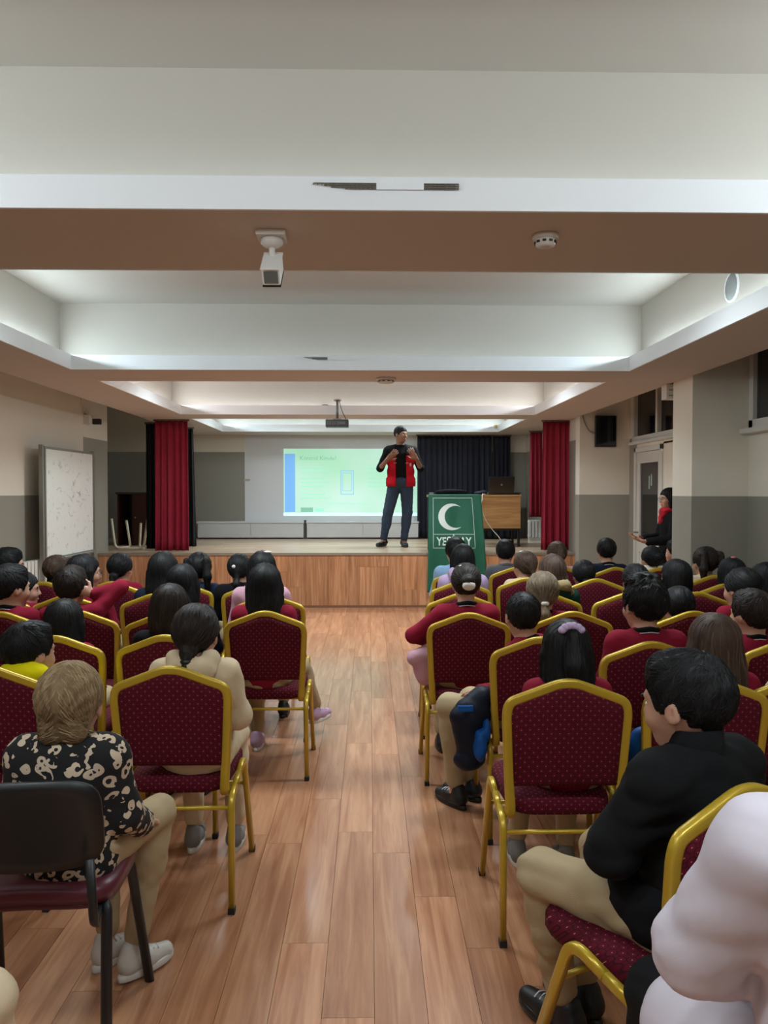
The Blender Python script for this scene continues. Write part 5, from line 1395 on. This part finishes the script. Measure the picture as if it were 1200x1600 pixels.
# ------------------------------------------------------------------ ceiling fittings
CW = plain('ceiling_white', (214, 206, 198), .5)
p = at(425, 368, 2.92)
t = thing('security_camera', 'white security camera hanging from the nearest ceiling beam', 'camera', (p.x, 2.92, ZS))
link('base_plate', boxm(-.055, .055, -.055, .055, -.022, 0, bev=.006), CW, t)
bm = bmesh.new(); lathe(bm, [(.042, -.024), (.042, -.04), (.03, -.05), (.016, -.055)]); link('mount_collar', fin(bm, True), CW, t)
bm = bmesh.new(); tube(bm, [(0, 0, -.05), (0, .0, -.075), (.004, -.005, -.10)], .012, seg=10); link('arm', fin(bm, True), CW, t)
c = link('housing', boxm(-.034, .034, -.10, .03, -.05, .015, bev=.012), WHT, t, (.004, .0, -.105), (R(40), 0, 0))
link('visor', boxm(-.036, .036, -.112, .035, .0155, .021, bev=.002), WHT, c); link('lens_window', boxm(-.026, .026, -.103, -.0995, -.04, .005), plain('lens_grey', (96, 96, 92), .2), c); link('lower_trim', boxm(-.034, .034, -.1, .03, -.056, -.051), BLK, c)
for px_, Y_, lb, r in ((852, 2.92, 'round smoke detector on the nearest ceiling beam', .050), (603, 6.60, 'round detector on the second ceiling beam', .088)):
    p = at(px_, 400, Y_); t = thing('smoke_detector', lb, 'detector', (p.x, Y_, ZS))
    bm = bmesh.new(); lathe(bm, [(r, 0), (r, -.012), (r*.92, -.018)]); link('base', fin(bm, True), CW, t)
    bm = bmesh.new(); lathe(bm, [(r*.75, -.018), (r*.8, -.028), (r*.7, -.042), (r*.3, -.046)]); link('sensor_head', fin(bm, True), CW, t)
    for k in range(10):
        a_ = 2*PI*k/10; link('slot', boxm(-r*.14, r*.14, -.002, .002, -.004, .004), BLK, t, (r*.79*math.cos(a_), r*.79*math.sin(a_), -.030), (0, 0, a_+PI/2))
p = at(1145, 448, 4.73); xw = CX1+D
t = thing('ceiling_speaker', 'round grey-faced speaker set in the side of the ceiling recess', 'speaker', (xw, 4.73, p.z))
bm = bmesh.new(); lathe(bm, [(.095, .0), (.095, -.008), (.083, -.012), (.08, -.006)], axis='X'); link('rim', fin(bm, True), WHITEP, t)
bm = bmesh.new(); lathe(bm, [(.081, -.002), (.08, -.009), (.04, -.011)], axis='X'); link('grille', fin(bm, True), plain('speaker_grey', (140, 144, 144), .6, bump=.6, bscale=500), t)
# perforated metal strip ends showing over the lips
def perforated(label, px0, px1, pxa, pxb, y, pytop, pybot):
    z1 = at(600, pytop, y).z; z0 = at(600, pybot, y).z; x0, x1, xa, xb = [at(q, pytop, y).x for q in (px0, px1, pxa, pxb)]
    t = thing('perforated_strip', label, 'strip', ((x0+x1)/2, y-.006, z0)); xm = (x0+x1)/2; H = z1-z0
    def holes(a_, b_, slope):
        bm = bmesh.new(); n = max(2, int(abs(b_-a_)/.014)); rows = 3
        for i in range(n+1):
            x = a_+(b_-a_)*i/n
            f = (i/n) if slope > 0 else (1-i/n)*.6+.4 if slope < 0 else 1
            hgt = H*(.25+.75*min(1, f*1.6))
            box(bm, x-.0016, x+.0016, -.002, .002, H-hgt, H)
        for r in range(rows+1):
            zz = H*(1-r/rows); aa = a_+(b_-a_)*(r/rows*.5 if slope > 0 else 0)
            box(bm, min(aa, b_), max(aa, b_), -.002, .002, zz-.0016 if zz > .002 else 0, zz+.0016)
        return fin(bm)
    link('mesh_end', holes(x0-xm, xa-xm, 1), plain('strip_metal', (124, 120, 108), .5, metal=.3), t)
    link('backing', boxm(x0-xm+.06, xa-xm, .0025, .005, H*.3, H), plain('strip_dark', (130, 126, 114), .7), t)
    if pxb < px1:
        link('mesh_end', holes(xb-xm, x1-xm, 0), plain('strip_metal', (124, 120, 108), .5, metal=.3), t)
        link('backing', boxm(xb-xm, x1-xm-.01, .0025, .005, H*.1, H), plain('strip_dark', (130, 126, 114), .7), t)
    link('cover', boxm(xa-xm, max(xb, xa+.01)-xm, -.003, .004, -.001, H+.002), WHITEP, t)
perforated('perforated metal strip with white cover on the nearest ceiling lip', 490, 716, 588, 662, 2.67, 288, 297)
perforated('short perforated metal strip on the second ceiling lip', 476, 562, 512, 562, 6.16, 559, 563)
# projector
p = at(527, 662, 9.5)
t = thing('projector', 'black projector hanging from a white ceiling mount before the stage', 'projector', (p.x, 9.5, p.z))
link('casing', boxm(-.14, .14, -.10, .10, -.045, .045, bev=.010), BLK, t)
bm = bmesh.new(); lathe(bm, [(.03, .10), (.03, .125), (.024, .125)], (.07, 0, .0), axis='Y'); link('lens', fin(bm, True), GLASS, t)
for k in range(5): link('vent_slot', boxm(-.12+k*.03, -.105+k*.03, -.1035, -.1003, -.02, .02), plain('projector_grey', (70, 70, 72), .5), t)
link('label_plate', boxm(.02, .1, -.1035, -.1003, -.015, .02), plain('projector_grey', (70, 70, 72), .5), t)
zp = 2.66-p.z
bm = bmesh.new(); tube(bm, [(0, 0, .045), (0, 0, zp)], .016, seg=10); link('mount_pole', fin(bm, True), GREY, t)
link('mount_arm', boxm(-.05, .05, -.05, .05, .045, .06), GREY, t); link('ceiling_plate', boxm(-.045, .045, .0, .199, zp-.0, zp+.02), WHT, t)
bm = bmesh.new(); tube(bm, fillet([(.02, -.02, zp), (.06, -.03, zp*.5), (.11, -.05, .05)], .05), .005, seg=6); link('cable', fin(bm, True), BLK, t)
p = at(508, 634, 9.82)
bm = bmesh.new(); tube(bm, fillet([p+Vector((-.06, 0, -.02)), p+Vector((-.035, 0, .012)), p+Vector((.035, 0, .012)), p+Vector((.06, 0, -.02))], .03), .005, seg=6)
tag(link('cable_loop', fin(bm, True), BLK), 'small dark cable loop on the beam left of the projector', 'cable')
p = at(775, 666, 12.44); tag(link('paper_tag', boxm(p.x-.022, p.x+.022, 12.455, 12.468, p.z-.03, p.z+.03), plain('tan_tag', (190, 160, 110), .7)), 'small tan tag on the last ceiling lip above the desk', 'tag')
# unseen luminaire boxes, added up in the recesses to go with the fill lamps
for ci, (y0, y1, *_r) in enumerate(COFFERS):
    ly = (y0+y1)/2 if ci != 1 else 4.4
    ys = (ly,) if ci else (.6, -1.6)
    for yy in ys:
        for lx in (-1.2, .95):
            t = thing('added_ceiling_light', 'unseen added white luminaire box up in the %s ceiling recess%s, %s side' % (['nearest', 'second', 'third', 'farthest'][ci], (' behind the camera' if yy < 0 else ''), 'left' if lx < 0 else 'right'), 'lamp', (lx, yy, ZC), 0, 'unseen ceiling lights added in the recesses')
            link('housing', boxm(-.62, .62, -.17, .17, -.05, 0, bev=.006), WHT, t)
            link('diffuser', boxm(-.58, .58, -.145, .145, -.058, -.0505), WHT, t)
